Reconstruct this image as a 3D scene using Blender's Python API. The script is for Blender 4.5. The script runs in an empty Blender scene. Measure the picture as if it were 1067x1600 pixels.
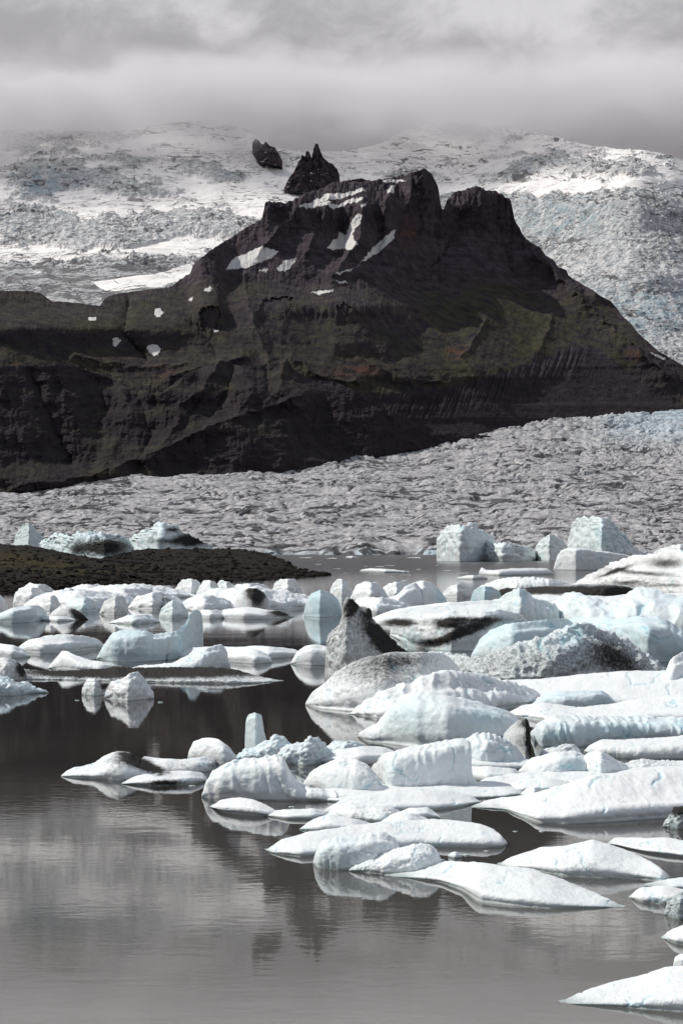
import bpy, math, random
import numpy as np
R = math.radians
scene = bpy.context.scene
col = scene.collection

# ------------------------------------------------------------------ camera, sky, sun, exposure
F, CX, YH, HC = 3100.0, 533.5, 859.0, 5.0      # focal length in photo pixels, centre column, horizon row, eye height
cam = bpy.data.cameras.new('camera'); camo = bpy.data.objects.new('camera', cam); col.objects.link(camo)
camo.location = (0, 0, HC); camo.rotation_euler = (R(90), 0, 0)
cam.sensor_fit = 'HORIZONTAL'; cam.sensor_width = 24.0; cam.lens = 24.0 * F / 1067.0
cam.shift_y = (YH - 800.0) / 1067.0
cam.clip_start = 0.5; cam.clip_end = 60000
scene.camera = camo

SUN_DIR = np.array([-0.68, 0.14, 0.72]); SUN_DIR /= np.linalg.norm(SUN_DIR)   # towards the sun: high on the left, a little beyond the lagoon
sun_el = math.asin(SUN_DIR[2]); sun_az = math.atan2(SUN_DIR[0], SUN_DIR[1])
sl = bpy.data.lights.new('sun', 'SUN'); so = bpy.data.objects.new('sun', sl); col.objects.link(so)
sl.energy = 4.3; sl.angle = R(0.5); sl.color = (1.0, 0.94, 0.86)
so.rotation_euler = (math.pi/2 - sun_el, 0, math.pi - sun_az)
so.location = (-200, -50, 300)

world = bpy.data.worlds.new('World'); scene.world = world; world.use_nodes = True
class NT:
    def __init__(s, tree): s.t = tree; s.n = tree.nodes; s.l = tree.links
    def new(s, typ, **kw):
        n = s.n.new(typ)
        for k, v in kw.items():
            if k.startswith('i_'):
                key = k[2:]; key = int(key) if key.isdigit() else key.replace('_', ' ')
                if hasattr(v, 'is_output') and v.is_output: s.l.new(v, n.inputs[key])
                else: n.inputs[key].default_value = v
            else: setattr(n, k, v)
        return n
    def put(s, inp, v):
        if hasattr(v, 'is_output'): s.l.new(v, inp)
        elif isinstance(v, tuple) and len(v) == 3 and inp.type == 'RGBA': inp.default_value = (*v, 1)
        else: inp.default_value = v
    def math(s, op, a, b=0.0, clamp=False):
        n = s.n.new('ShaderNodeMath'); n.operation = op; n.use_clamp = clamp
        s.put(n.inputs[0], a); s.put(n.inputs[1], b); return n.outputs[0]
    def mix(s, f, a, b, blend='MIX'):
        n = s.n.new('ShaderNodeMix'); n.data_type = 'RGBA'; n.blend_type = blend
        s.put(n.inputs[0], f); s.put(n.inputs[6], a); s.put(n.inputs[7], b); return n.outputs[2]
    def ramp(s, v, a, b, lo=0.0, hi=1.0):
        n = s.n.new('ShaderNodeMapRange'); n.interpolation_type = 'SMOOTHSTEP'
        s.put(n.inputs['Value'], v)
        n.inputs['From Min'].default_value = a; n.inputs['From Max'].default_value = b
        n.inputs['To Min'].default_value = lo; n.inputs['To Max'].default_value = hi
        return n.outputs[0]
    def noise(s, vec, scale, detail=4.0, rough=0.5, dist=0.0, ntype=None):
        n = s.n.new('ShaderNodeTexNoise'); 
        if ntype: n.noise_type = ntype
        s.put(n.inputs['Scale'], scale); n.inputs['Detail'].default_value = detail
        n.inputs['Roughness'].default_value = rough; n.inputs['Distortion'].default_value = dist
        if vec is not None: s.l.new(vec, n.inputs['Vector'])
        return n.outputs[0]
    def mapping(s, vec, scale=(1,1,1), loc=(0,0,0), rot=(0,0,0)):
        n = s.n.new('ShaderNodeMapping'); s.l.new(vec, n.inputs[0])
        n.inputs['Scale'].default_value = scale; n.inputs['Location'].default_value = loc; n.inputs['Rotation'].default_value = rot
        return n.outputs[0]

def build_world():
    w = NT(world.node_tree); w.n.clear()
    out = w.new('ShaderNodeOutputWorld'); bg = w.new('ShaderNodeBackground'); bg.inputs[1].default_value = 0.1
    w.l.new(bg.outputs[0], out.inputs[0])
    sky = w.new('ShaderNodeTexSky'); sky.sky_type = 'NISHITA'; sky.sun_disc = False
    sky.sun_elevation = sun_el; sky.sun_rotation = sun_az
    tc = w.new('ShaderNodeTexCoord'); g = tc.outputs['Generated']
    sep = w.new('ShaderNodeSeparateXYZ'); w.l.new(g, sep.inputs[0])
    z = sep.outputs[2]
    m1 = w.mapping(g, scale=(6.0, 6.0, 12.0), loc=(0.6, 0.2, 0.35), rot=(0, R(-12), 0))
    big = w.noise(m1, 1.6, 7.0, 0.52, 0.25)
    fine = w.noise(w.mapping(g, scale=(11, 11, 15), loc=(3, 1, 2), rot=(0, R(-22), 0)), 2.0, 9.0, 0.6, 0.35)
    mixn = w.math('ADD', w.math('MULTIPLY', big, 0.5), w.math('MULTIPLY', fine, 0.5))
    side = w.math('MULTIPLY', sep.outputs[0], 0.35)
    mixn = w.math('ADD', mixn, w.math('ADD', side, w.math('MULTIPLY', w.math('SUBTRACT', z, 0.24), 0.5)))
    shade = w.ramp(mixn, 0.40, 0.62)
    cloud = w.mix(shade, (3.9, 3.8, 4.02), (6.9, 6.75, 6.9))
    # higher up the deck is thinner, brighter and lets blue through
    hi = w.ramp(z, 0.22, 0.42)
    cloud = w.mix(w.math('MULTIPLY', hi, 0.9), cloud, (6.6, 6.7, 7.2))
    gap = w.math('MULTIPLY', w.ramp(z, 0.30, 0.6), w.ramp(big, 0.40, 0.56))
    c = w.mix(gap, cloud, sky.outputs[0])
    w.l.new(c, bg.inputs[0])
build_world()

scene.view_settings.view_transform = 'Standard'; scene.view_settings.look = 'None'
scene.view_settings.gamma = 1.0; scene.view_settings.exposure = 0.0
scene.render.engine = 'CYCLES'
cy = scene.cycles
cy.use_denoising = True; cy.max_bounces = 6; cy.diffuse_bounces = 3; cy.glossy_bounces = 3
cy.transmission_bounces = 2; cy.volume_bounces = 3; cy.transparent_max_bounces = 8
cy.sample_clamp_indirect = 4.0; cy.caustics_reflective = False; cy.caustics_refractive = False

# ------------------------------------------------------------------ numeric helpers
_rng = np.random.default_rng(7)
_perm = _rng.permutation(256); _perm = np.concatenate([_perm, _perm, _perm])
_g = _rng.normal(size=(256, 3)); _g /= np.linalg.norm(_g, axis=1)[:, None]
_gx, _gy, _gz = [np.ascontiguousarray(_g[:, i].astype(np.float32)) for i in range(3)]; _perm = _perm.astype(np.int32)
def perlin(x, y, z):
    x, y, z = np.broadcast_arrays(np.asarray(x, np.float32), np.asarray(y, np.float32), np.asarray(z, np.float32))
    xi = np.floor(x); yi = np.floor(y); zi = np.floor(z)
    xf = x-xi; yf = y-yi; zf = z-zi
    xi = xi.astype(np.int32); yi = yi.astype(np.int32); zi = zi.astype(np.int32)
    xi &= 255; yi &= 255; zi &= 255
    u = xf**3*(xf*(xf*6-15)+10); v = yf**3*(yf*(yf*6-15)+10); w = zf**3*(zf*(zf*6-15)+10)
    px0 = _perm[xi]; px1 = _perm[xi+1]
    pxy = {(0, 0): _perm[px0+yi], (0, 1): _perm[px0+yi+1], (1, 0): _perm[px1+yi], (1, 1): _perm[px1+yi+1]}
    def gd(a, b, c):
        h = _perm[pxy[a, b]+zi+c]
        return _gx[h]*(xf-a) + _gy[h]*(yf-b) + _gz[h]*(zf-c)
    x00 = gd(0,0,0); x00 = x00 + u*(gd(1,0,0)-x00)
    x10 = gd(0,1,0); x10 = x10 + u*(gd(1,1,0)-x10)
    x01 = gd(0,0,1); x01 = x01 + u*(gd(1,0,1)-x01)
    x11 = gd(0,1,1); x11 = x11 + u*(gd(1,1,1)-x11)
    a = x00 + v*(x10-x00); b = x01 + v*(x11-x01)
    return (a + w*(b-a))*1.6
def fbm(x, y, z, o=4, g=0.5):
    s = 0; a = 1; t = 0
    for i in range(o):
        f = 2.03**i; s = s + a*perlin(x*f+17.3*i, y*f+5.1*i, z*f+9.7*i); t += a; a *= g
    return s/t
def ridged(x, y, z, o=4, g=0.5):
    s = 0; a = 1; t = 0
    for i in range(o):
        f = 2.03**i; s = s + a*(1-2*np.abs(perlin(x*f+7.3*i, y*f+15.1*i, z*f+3.7*i))); t += a; a *= g
    return s/t
def worley(x, y, z):
    xi = np.floor(x).astype(int); yi = np.floor(y).astype(int); zi = np.floor(z).astype(int)
    best = np.full(x.shape, 9.0)
    for a in (-1, 0, 1):
        for b in (-1, 0, 1):
            for c in (-1, 0, 1):
                X = xi+a; Y = yi+b; Z = zi+c
                h = _perm[_perm[_perm[X & 255] + (Y & 255)] + (Z & 255)]
                j = _g[h]*0.45+0.5
                d = (X+j[..., 0]-x)**2 + (Y+j[..., 1]-y)**2 + (Z+j[..., 2]-z)**2
                best = np.minimum(best, d)
    return np.sqrt(best)
def sstep(a, b, x):
    t = np.clip((x-a)/(b-a), 0, 1); return t*t*(3-2*t)
def pts(s): return np.array([[float(c) for c in p.split(',')] for p in s.split()])
def interp(P, x):
    return np.interp(x, P[:, 0], P[:, 1])
def smooth1(a, sig):
    if sig < 0.3: return a
    n = int(3*sig)+1; k = np.exp(-0.5*(np.arange(-n, n+1)/sig)**2); k /= k.sum()
    p = np.concatenate([2*a[0]-a[1:n+1][::-1], a, 2*a[-1]-a[-n-1:-1][::-1]]) if len(a) > n+1 else np.pad(a, n, mode='edge')
    return np.convolve(p, k, 'valid')
def inpoly(P, x, y):
    r = np.zeros(x.shape, bool); n = len(P)
    for i in range(n):
        x1, y1 = P[i]; x2, y2 = P[(i+1) % n]
        c = ((y1 > y) != (y2 > y)) & (x < (x2-x1)*(y-y1)/((y2-y1) if y2 != y1 else 1e-9)+x1)
        r ^= c
    return r

def mesh_grid(name, X, Y, Z, mat, attrs=None, closed=False, parent=None):
    nr, nc = X.shape
    V = np.stack([X, Y, Z], -1).reshape(-1, 3).astype(np.float32)
    i = np.arange(nr-1)[:, None]*nc + np.arange(nc-1)[None, :]
    q = np.stack([i, i+1, i+nc+1, i+nc], -1).reshape(-1, 4)
    return mesh_raw(name, V, q, mat, attrs, parent)
def mesh_raw(name, V, q, mat, attrs=None, parent=None, smooth=True):
    me = bpy.data.meshes.new(name)
    k = q.shape[1]
    me.vertices.add(len(V)); me.vertices.foreach_set('co', V.astype(np.float32).ravel())
    me.loops.add(q.size); me.loops.foreach_set('vertex_index', q.ravel().astype(np.int32))
    me.polygons.add(len(q)); me.polygons.foreach_set('loop_start', np.arange(0, q.size, k, dtype=np.int32))
    me.polygons.foreach_set('use_smooth', np.full(len(q), smooth))
    me.update(calc_edges=True)
    for an, av in (attrs or {}).items():
        at = me.attributes.new(an, 'FLOAT', 'POINT'); at.data.foreach_set('value', av.astype(np.float32).ravel())
    me.materials.append(mat)
    o = bpy.data.objects.new(name, me); col.objects.link(o)
    if parent: o.parent = parent
    return o
def tag(o, label=None, cat=None, group=None, kind=None):
    if label: o['label'] = label
    if cat: o['category'] = cat
    if group: o['group'] = group
    if kind: o['kind'] = kind
    return o
def dist_at(py): return F*HC/(py-YH)

def principled(name):
    m = bpy.data.materials.new(name); m.use_nodes = True; t = NT(m.node_tree)
    b = t.n['Principled BSDF']; return m, t, b
def attr(t, name):
    a = t.new('ShaderNodeAttribute'); a.attribute_name = name; return a.outputs['Fac']

# ------------------------------------------------------------------ materials
def mat_ice(name, tint=(0.75, 0.772, 0.778), blue=(0.34, 0.56, 0.63), far=False, grain=1.0):
    m, t, b = principled(name)
    pos = t.new('ShaderNodeNewGeometry').outputs['Position']
    s = 0.16 if far else 1.0
    n1 = t.noise(pos, 0.9*s, 5, 0.6); n2 = t.noise(pos, 9*s, 5, 0.65); n3 = t.noise(pos, 38*s*grain, 3, 0.6)
    bl = t.math('MULTIPLY', attr(t, 'blue'), t.ramp(n1, 0.25, 0.6, 0.7, 1.35), clamp=True)
    c = t.mix(bl, tint, blue)
    # meltwater-soaked grey patches and grain of old ice
    c = t.mix(t.ramp(n2, 0.42, 0.72, 0.0, 0.35), c, (0.60, 0.66, 0.68))
    c = t.mix(t.ramp(n3, 0.5, 0.75, 0.0, 0.18), c, (0.48, 0.49, 0.50))
    sp = t.new('ShaderNodeSeparateXYZ'); t.l.new(pos, sp.inputs[0])
    wet = t.ramp(sp.outputs[2], 0.0, 0.5 if far else 0.06, 0.75, 0.0)
    c = t.mix(wet, c, (0.22, 0.28, 0.27))
    d = attr(t, 'dirt')
    dn = t.math('ADD', t.math('MULTIPLY', d, 1.5), t.math('MULTIPLY', t.math('SUBTRACT', t.math('ADD', t.math('MULTIPLY', n2, 0.6), t.math('MULTIPLY', n3, 0.4)), 0.5), 2.2))
    dm = t.math('MULTIPLY', t.ramp(dn, 0.15, 1.15), t.ramp(d, 0.0, 0.12))
    c = t.mix(t.math('MULTIPLY', dm, 0.97), c, t.mix(n1, (0.010, 0.0095, 0.009), (0.028, 0.025, 0.022)))
    t.l.new(c, b.inputs['Base Color'])
    t.put(b.inputs['Roughness'], t.ramp(n2, 0.3, 0.7, 0.30, 0.62))
    t.put(b.inputs['Specular IOR Level'], t.math('MULTIPLY', t.math('SUBTRACT', 1.0, dm), 0.35))
    t.put(b.inputs['Subsurface Weight'], t.math('MULTIPLY', t.math('SUBTRACT', 1.0, dm), 0.25 if far else 0.45))
    b.inputs['Subsurface Radius'].default_value = (0.6, 0.85, 1.0); b.inputs['Subsurface Scale'].default_value = 0.9 if far else 0.07
    h = t.math('ADD', t.math('MULTIPLY', n2, 0.035/s), t.math('MULTIPLY', n3, 0.024/s/grain))
    bu = t.new('ShaderNodeBump'); bu.inputs['Strength'].default_value = 0.9 if far else 0.55; bu.inputs['Distance'].default_value = 1.0
    t.l.new(h, bu.inputs['Height']); t.l.new(bu.outputs[0], b.inputs['Normal'])
    return m
M_ICE = mat_ice('berg_ice'); M_FAR = mat_ice('far_berg_ice', far=True)

def mat_water():
    m, t, b = principled('lagoon_water')
    pos = t.new('ShaderNodeNewGeometry').outputs['Position']
    sp = t.new('ShaderNodeSeparateXYZ'); t.l.new(pos, sp.inputs[0])
    silt = t.ramp(t.math('ADD', sp.outputs[1], t.math('MULTIPLY', t.noise(t.mapping(pos, scale=(0.08, 0.16, 1)), 1.0, 4, 0.6), 16)), 28, 50)
    t.l.new(t.mix(silt, (0.088, 0.089, 0.080), (0.029, 0.028, 0.026)), b.inputs['Base Color'])
    b.inputs['IOR'].default_value = 1.62
    t.put(b.inputs['Roughness'], t.ramp(sp.outputs[1], 180, 600, 0.03, 0.2))
    w1 = t.noise(t.mapping(pos, scale=(1.0, 1.6, 1), rot=(0, 0, R(8))), 3.2, 3, 0.55)
    w2 = t.noise(t.mapping(pos, scale=(1.0, 1.9, 1), rot=(0, 0, R(-12))), 0.8, 2, 0.5)
    w3 = t.noise(pos, 0.09, 3, 0.5)
    patch = t.noise(t.mapping(pos, scale=(0.05, 0.16, 1), loc=(4, 1, 0)), 1.0, 3, 0.6)
    amp = t.ramp(patch, 0.36, 0.62, 0.25, 1.0)
    dist = t.ramp(sp.outputs[1], 180, 500, 1.0, 8.0)
    h = t.math('ADD', t.math('MULTIPLY', t.math('MULTIPLY', w1, amp), 0.0010), t.math('MULTIPLY', w2, 0.0011))
    h = t.math('ADD', t.math('MULTIPLY', h, dist), t.math('MULTIPLY', w3, 0.006))
    bu = t.new('ShaderNodeBump'); bu.inputs['Strength'].default_value = 1.0; bu.inputs['Distance'].default_value = 1.0
    t.l.new(h, bu.inputs['Height']); t.l.new(bu.outputs[0], b.inputs['Normal'])
    return m

def mat_mountain(name='basalt_slope'):
    m, t, b = principled(name)
    pos = t.new('ShaderNodeNewGeometry').outputs['Position']
    n1 = t.noise(pos, 0.006, 6, 0.6, 0.4); n2 = t.noise(pos, 0.05, 6, 0.65); n3 = t.noise(pos, 0.25, 4, 0.7)
    strat = t.noise(t.mapping(pos, scale=(0.004, 0.004, 0.09)), 1.0, 5, 0.7)
    rock = t.mix(t.ramp(n2, 0.3, 0.7), (0.029, 0.023, 0.030), (0.082, 0.064, 0.078))  # purple lift of the rock paints distance haze into its colour
    sz = t.new('ShaderNodeSeparateXYZ'); t.l.new(pos, sz.inputs[0])
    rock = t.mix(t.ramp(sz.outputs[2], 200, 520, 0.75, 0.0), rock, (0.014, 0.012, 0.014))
    rock = t.mix(t.ramp(strat, 0.45, 0.6, 0.0, 0.35), rock, (0.018, 0.016, 0.018))
    rock = t.mix(t.ramp(n1, 0.55, 0.72, 0.0, 0.5), rock, (0.050, 0.037, 0.036))
    gr = t.mix(t.ramp(n2, 0.3, 0.7), (0.023, 0.023, 0.013), (0.056, 0.054, 0.029))
    g = t.math('MULTIPLY', attr(t, 'green'), t.ramp(t.math('ADD', t.math('MULTIPLY', n2, 0.6), t.math('MULTIPLY', n1, 0.4)), 0.38, 0.56))
    c = t.mix(g, rock, gr)
    c = t.mix(t.math('MULTIPLY', attr(t, 'red'), t.ramp(n2, 0.4, 0.6)), c, (0.085, 0.042, 0.033))
    c = t.mix(t.ramp(n3, 0.60, 0.78, 0.0, 0.45), c, (0.07, 0.065, 0.06))
    c = t.mix(attr(t, 'cliff'), c, t.mix(n3, (0.016, 0.014, 0.019), (0.06, 0.052, 0.06)))
    c = t.mix(t.ramp(t.math('ADD', attr(t, 'snow'), t.math('MULTIPLY', t.math('SUBTRACT', n3, 0.5), 1.1)), 0.35, 0.6), c, t.mix(n3, (0.42, 0.41, 0.40), (0.62, 0.61, 0.60)))
    t.l.new(c, b.inputs['Base Color'])
    b.inputs['Roughness'].default_value = 0.95; b.inputs['Specular IOR Level'].default_value = 0.1
    h = t.math('ADD', t.math('MULTIPLY', n2, 6.0), t.math('MULTIPLY', n3, 3.0))
    h = t.math('MULTIPLY', h, t.math('SUBTRACT', 1.0, t.math('MULTIPLY', attr(t, 'snow'), 0.85)))
    bu = t.new('ShaderNodeBump'); bu.inputs['Strength'].default_value = 0.8; bu.inputs['Distance'].default_value = 1.0
    t.l.new(h, bu.inputs['Height']); t.l.new(bu.outputs[0], b.inputs['Normal'])
    return m

def mat_glacier():
    m, t, b = principled('glacier_tongue')
    pos = t.new('ShaderNodeNewGeometry').outputs['Position']
    n1 = t.noise(pos, 0.012, 5, 0.6); n2 = t.noise(t.mapping(pos, scale=(1, .45, 1), rot=(0, 0, R(20))), 0.14, 6, 0.65); n3 = t.noise(pos, 0.7, 4, 0.65)
    c = t.mix(t.ramp(n2, 0.35, 0.68), (0.24, 0.24, 0.25), (0.46, 0.46, 0.465))
    c = t.mix(t.ramp(n1, 0.5, 0.68, 0, 0.5), c, (0.26, 0.26, 0.27))
    d = t.math('ADD', attr(t, 'dirt'), t.math('MULTIPLY', t.math('SUBTRACT', n3, 0.5), 0.5))
    d = t.ramp(d, 0.22, 0.62, 0, 0.95)
    c = t.mix(t.math('MULTIPLY', attr(t, 'blue'), 0.7), c, (0.42, 0.58, 0.66))
    c = t.mix(d, c, (0.055, 0.055, 0.06))
    t.l.new(c, b.inputs['Base Color']); b.inputs['Roughness'].default_value = 0.75
    b.inputs['Specular IOR Level'].default_value = 0.2
    h = t.math('ADD', t.math('MULTIPLY', n2, 2.2), t.math('MULTIPLY', n3, 0.7))
    bu = t.new('ShaderNodeBump'); bu.inputs['Strength'].default_value = 0.8; bu.inputs['Distance'].default_value = 1.0
    t.l.new(h, bu.inputs['Height']); t.l.new(bu.outputs[0], b.inputs['Normal'])
    return m

def mat_icecap():
    m, t, b = principled('icecap_snow')
    pos = t.new('ShaderNodeNewGeometry').outputs['Position']
    n1 = t.noise(pos, 0.005, 5, 0.6); n2 = t.noise(pos, 0.035, 6, 0.7); n3 = t.noise(t.mapping(pos, scale=(0.055, 0.12, 0.15), rot=(0, R(8), R(5))), 1.0, 6, 0.72)
    snow = t.mix(t.ramp(n2, 0.3, 0.7), (0.74, 0.725, 0.71), (0.86, 0.845, 0.83))
    ice = t.mix(t.ramp(n3, 0.34, 0.62), (0.26, 0.27, 0.285), (0.76, 0.755, 0.745))
    ice = t.mix(t.math('MULTIPLY', attr(t, 'blue'), t.ramp(n2, 0.35, 0.6)), ice, (0.34, 0.42, 0.46))
    c = t.mix(attr(t, 'crev'), snow, ice)
    st = t.noise(t.mapping(pos, scale=(0.0045, 0.028, 0.03), rot=(0, 0, R(6))), 1.0, 8, 0.68, 0.6)
    lines = t.math('MULTIPLY', t.ramp(t.math('ABSOLUTE', t.math('SUBTRACT', st, 0.5)), 0.0, 0.022, 1.0, 0.0), t.ramp(n1, 0.40, 0.60, 0.15, 0.8))  # thin dark crevasse lines, their shade put into the colour
    d = t.math('ADD', t.math('ADD', attr(t, 'dirt'), lines), t.math('MULTIPLY', t.math('SUBTRACT', n3, 0.5), 0.8))
    c = t.mix(t.ramp(d, 0.3, 0.8, 0, 0.85), c, (0.10, 0.095, 0.10))
    t.l.new(c, b.inputs['Base Color']); b.inputs['Roughness'].default_value = 0.85
    b.inputs['Specular IOR Level'].default_value = 0.15
    h = t.math('MULTIPLY', t.math('ADD', t.math('MULTIPLY', n3, 8.0), t.math('MULTIPLY', n2, 5.0)), t.math('ADD', t.math('MULTIPLY', attr(t, 'crev'), 0.95), 0.05))
    bu = t.new('ShaderNodeBump'); bu.inputs['Strength'].default_value = 0.8; bu.inputs['Distance'].default_value = 1.0
    t.l.new(h, bu.inputs['Height']); t.l.new(bu.outputs[0], b.inputs['Normal'])
    return m

def mat_moraine():
    m, t, b = principled('moraine_gravel')
    pos = t.new('ShaderNodeNewGeometry').outputs['Position']
    n1 = t.noise(pos, 0.12, 5, 0.6); n2 = t.noise(pos, 1.6, 6, 0.7); n3 = t.noise(pos, 6, 3, 0.7)
    c = t.mix(t.ramp(n2, 0.3, 0.7), (0.006, 0.0055, 0.005), (0.024, 0.021, 0.018))
    g = t.math('MULTIPLY', attr(t, 'green'), t.ramp(n1, 0.35, 0.55))
    c = t.mix(g, c, t.mix(n2, (0.020, 0.014, 0.005), (0.060, 0.042, 0.012)))
    c = t.mix(t.ramp(n3, 0.6, 0.8, 0, 0.5), c, (0.12, 0.105, 0.09))
    t.l.new(c, b.inputs['Base Color']); b.inputs['Roughness'].default_value = 0.95
    b.inputs['Specular IOR Level'].default_value = 0.1
    h = t.math('ADD', t.math('MULTIPLY', n2, 0.45), t.math('MULTIPLY', n3, 0.12))
    bu = t.new('ShaderNodeBump'); bu.inputs['Distance'].default_value = 1.0
    t.l.new(h, bu.inputs['Height']); t.l.new(bu.outputs[0], b.inputs['Normal'])
    return m
M_MOUNT = mat_mountain(); M_GLAC = mat_glacier(); M_CAP = mat_icecap(); M_MOR = mat_moraine(); M_WAT = mat_water()

# ------------------------------------------------------------------ the land: each slope is a sheet from its foot to its crest
def cum_depth(PY, K, Y0):
    """distance of every point of a slope: from its foot (row 0) each pixel upwards adds K metres of distance"""
    dpy = PY[:-1]-PY[1:]
    Y = np.zeros_like(PY); Y[0] = Y0
    Y[1:] = Y0 + np.cumsum(dpy*0.5*(K[:-1]+K[1:]), axis=0)
    return Y
LAST = {}
def relief(name, x0, x1, nc, nr, foot, crest, Y0f, kf, df, mat, af, back=600.0, rowpow=1.0):
    px = np.linspace(x0, x1, nc); v = np.linspace(0, 1, nr)**rowpow
    fo = foot(px); cr = crest(px)
    PX = np.broadcast_to(px, (nr, nc)).copy(); PY = fo[None, :] + (cr-fo)[None, :]*v[:, None]
    K = kf(PX, PY)
    gy = np.arange(math.ceil(fo.max())+1, math.floor(cr.min())-2, -1.0); GX = np.broadcast_to(px, (len(gy), nc)); GY = np.broadcast_to(gy[:, None], GX.shape)
    C = cum_depth(GY, kf(GX, GY), 0.0); Y = np.empty_like(PY); y0 = Y0f(px)
    for j in range(nc): Y[:, j] = y0[j] + np.interp(-PY[:, j], -gy, C[:, j]) - np.interp(-fo[j], -gy, C[:, j])
    X = (PX-CX)/F*Y; Z = HC + (YH-PY)*Y/F
    dX, dY, dZ = df(X, Y, Z, PX, PY); X = X+dX; Y = Y+dY; Z = Z+dZ
    at = af(X, Y, Z, PX, PY, K)
    LAST['d'] = (px.copy(), YH-F*(Z-HC)/Y, Y.copy())
    nb = 8                                          # the far side falls away behind the crest
    bx, by, bz = [], [], []
    for i in range(1, nb+1):
        f = i/nb
        by.append(Y[-1]+back*f); bx.append(X[-1]*(1+back*f/Y[-1])); bz.append(Z[-1]*(1-f**1.5)-5*f)
    X = np.vstack([X]+[a[None] for a in bx]); Y = np.vstack([Y]+[a[None] for a in by]); Z = np.vstack([Z]+[a[None] for a in bz])
    at = {k: np.vstack([a]+[a[-1:]]*nb) for k, a in at.items()}
    return mesh_grid(name, X, Y, Z, mat, at)
def pf(s, sm=0.0):
    P = pts(s)
    def f(px):
        y = interp(P, px)
        return smooth1(y, sm*len(px)/(px[-1]-px[0])) if sm else y
    return f
def blob(PX, PY, x, y, rx, ry, ang=0.0):
    c, s = math.cos(R(ang)), math.sin(R(ang)); a = PX-x; b = PY-y
    return np.exp(-(((a*c+b*s)/rx)**2 + ((-a*s+b*c)/ry)**2))

# water
wx = np.array([-1600., 1600.]); wy = np.array([-60., 2700.])
water = mesh_grid('water', *np.meshgrid(wx, wy), np.zeros((2, 2)), M_WAT); tag(water, kind='structure')
# lake bed and surrounding plain, reaching the horizon
M_BED, _t, _b = principled('dark_plain'); _b.inputs['Base Color'].default_value = (0.03, 0.028, 0.026, 1)
bed = mesh_grid('ground', *np.meshgrid(np.array([-30000., 30000.]), np.array([-20000., 40000.])), np.full((2, 2), -8.0), M_BED); tag(bed, kind='structure')

# glacier tongue
glac_crest = pf('-300,786 0,769 100,759 200,750 320,742 440,735 520,722 600,708 680,694 750,683 810,670 870,659 930,651 1000,643 1067,637 1400,630', 4)
GY0 = 1935.0
def glac_k(PX, PY):
    k = np.full(PX.shape, 7.0)
    return k*np.where(PY > 862, 0.15, np.where(PY > 856, 0.4, 1.0))
def glac_Y(px, cr):      # distance of the crest
    return GY0 + (866-cr-10)*7.0 + 20
def glac_front(px): return GY0 + 50*fbm(px/90, 0, 3.3, 3) + 25*sstep(560, 720, px)
def cuts(a, b):
    w = 0.4*fbm(a/50, b/50, 6, 2)
    c1 = np.exp(-(perlin(a/58, b/24+w, 3)/0.07)**2); c2 = np.exp(-(perlin(a/27, b/11+w, 13)/0.10)**2); c3 = np.exp(-(perlin(a/40+w, b/60, 23)/0.05)**2)
    g = sstep(-0.35, 0.25, fbm(a/110, b/110, 29, 3))
    return np.clip(c1 + 0.6*c2*g + 0.7*c3*g, 0, 1.3)
def glac_d(X, Y, Z, PX, PY):
    up = sstep(864, 850, PY)
    wx = X + 25*fbm(X/80, Y/80, 1, 2); wy = Y + 25*fbm(X/80, Y/80, 5, 2)
    c, s = math.cos(R(22)), math.sin(R(22)); a = wx*c+wy*s; b = -wx*s+wy*c
    n = ridged(a/46, b/27, 0.3, 6, 0.6); m = fbm(X/200, Y/330, 2, 3)
    big = sstep(-0.5, 0.6, m)*0.7+0.5
    side = sstep(700, 1000, PX)*sstep(760, 690, PY)
    n2 = 1-2*np.abs(perlin(a/16, b/16, 7))
    fine = fbm(a/9, b/6, 4, 3)
    dz = up*(4.5*big*(n-0.15) + 12*m - 5.5*cuts(a, b)*(0.7+0.6*side) + 1.8*n2*(0.6+side) + 1.4*fine)
    dz += (1-up)*1.6*fbm(X/8, Y/20, Z/4, 3)
    dz *= np.where(PY > 865, 0.1, 1)
    return 0, -(1-up)*5*fbm(X/11, 0.5, Z/9, 3), dz
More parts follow.
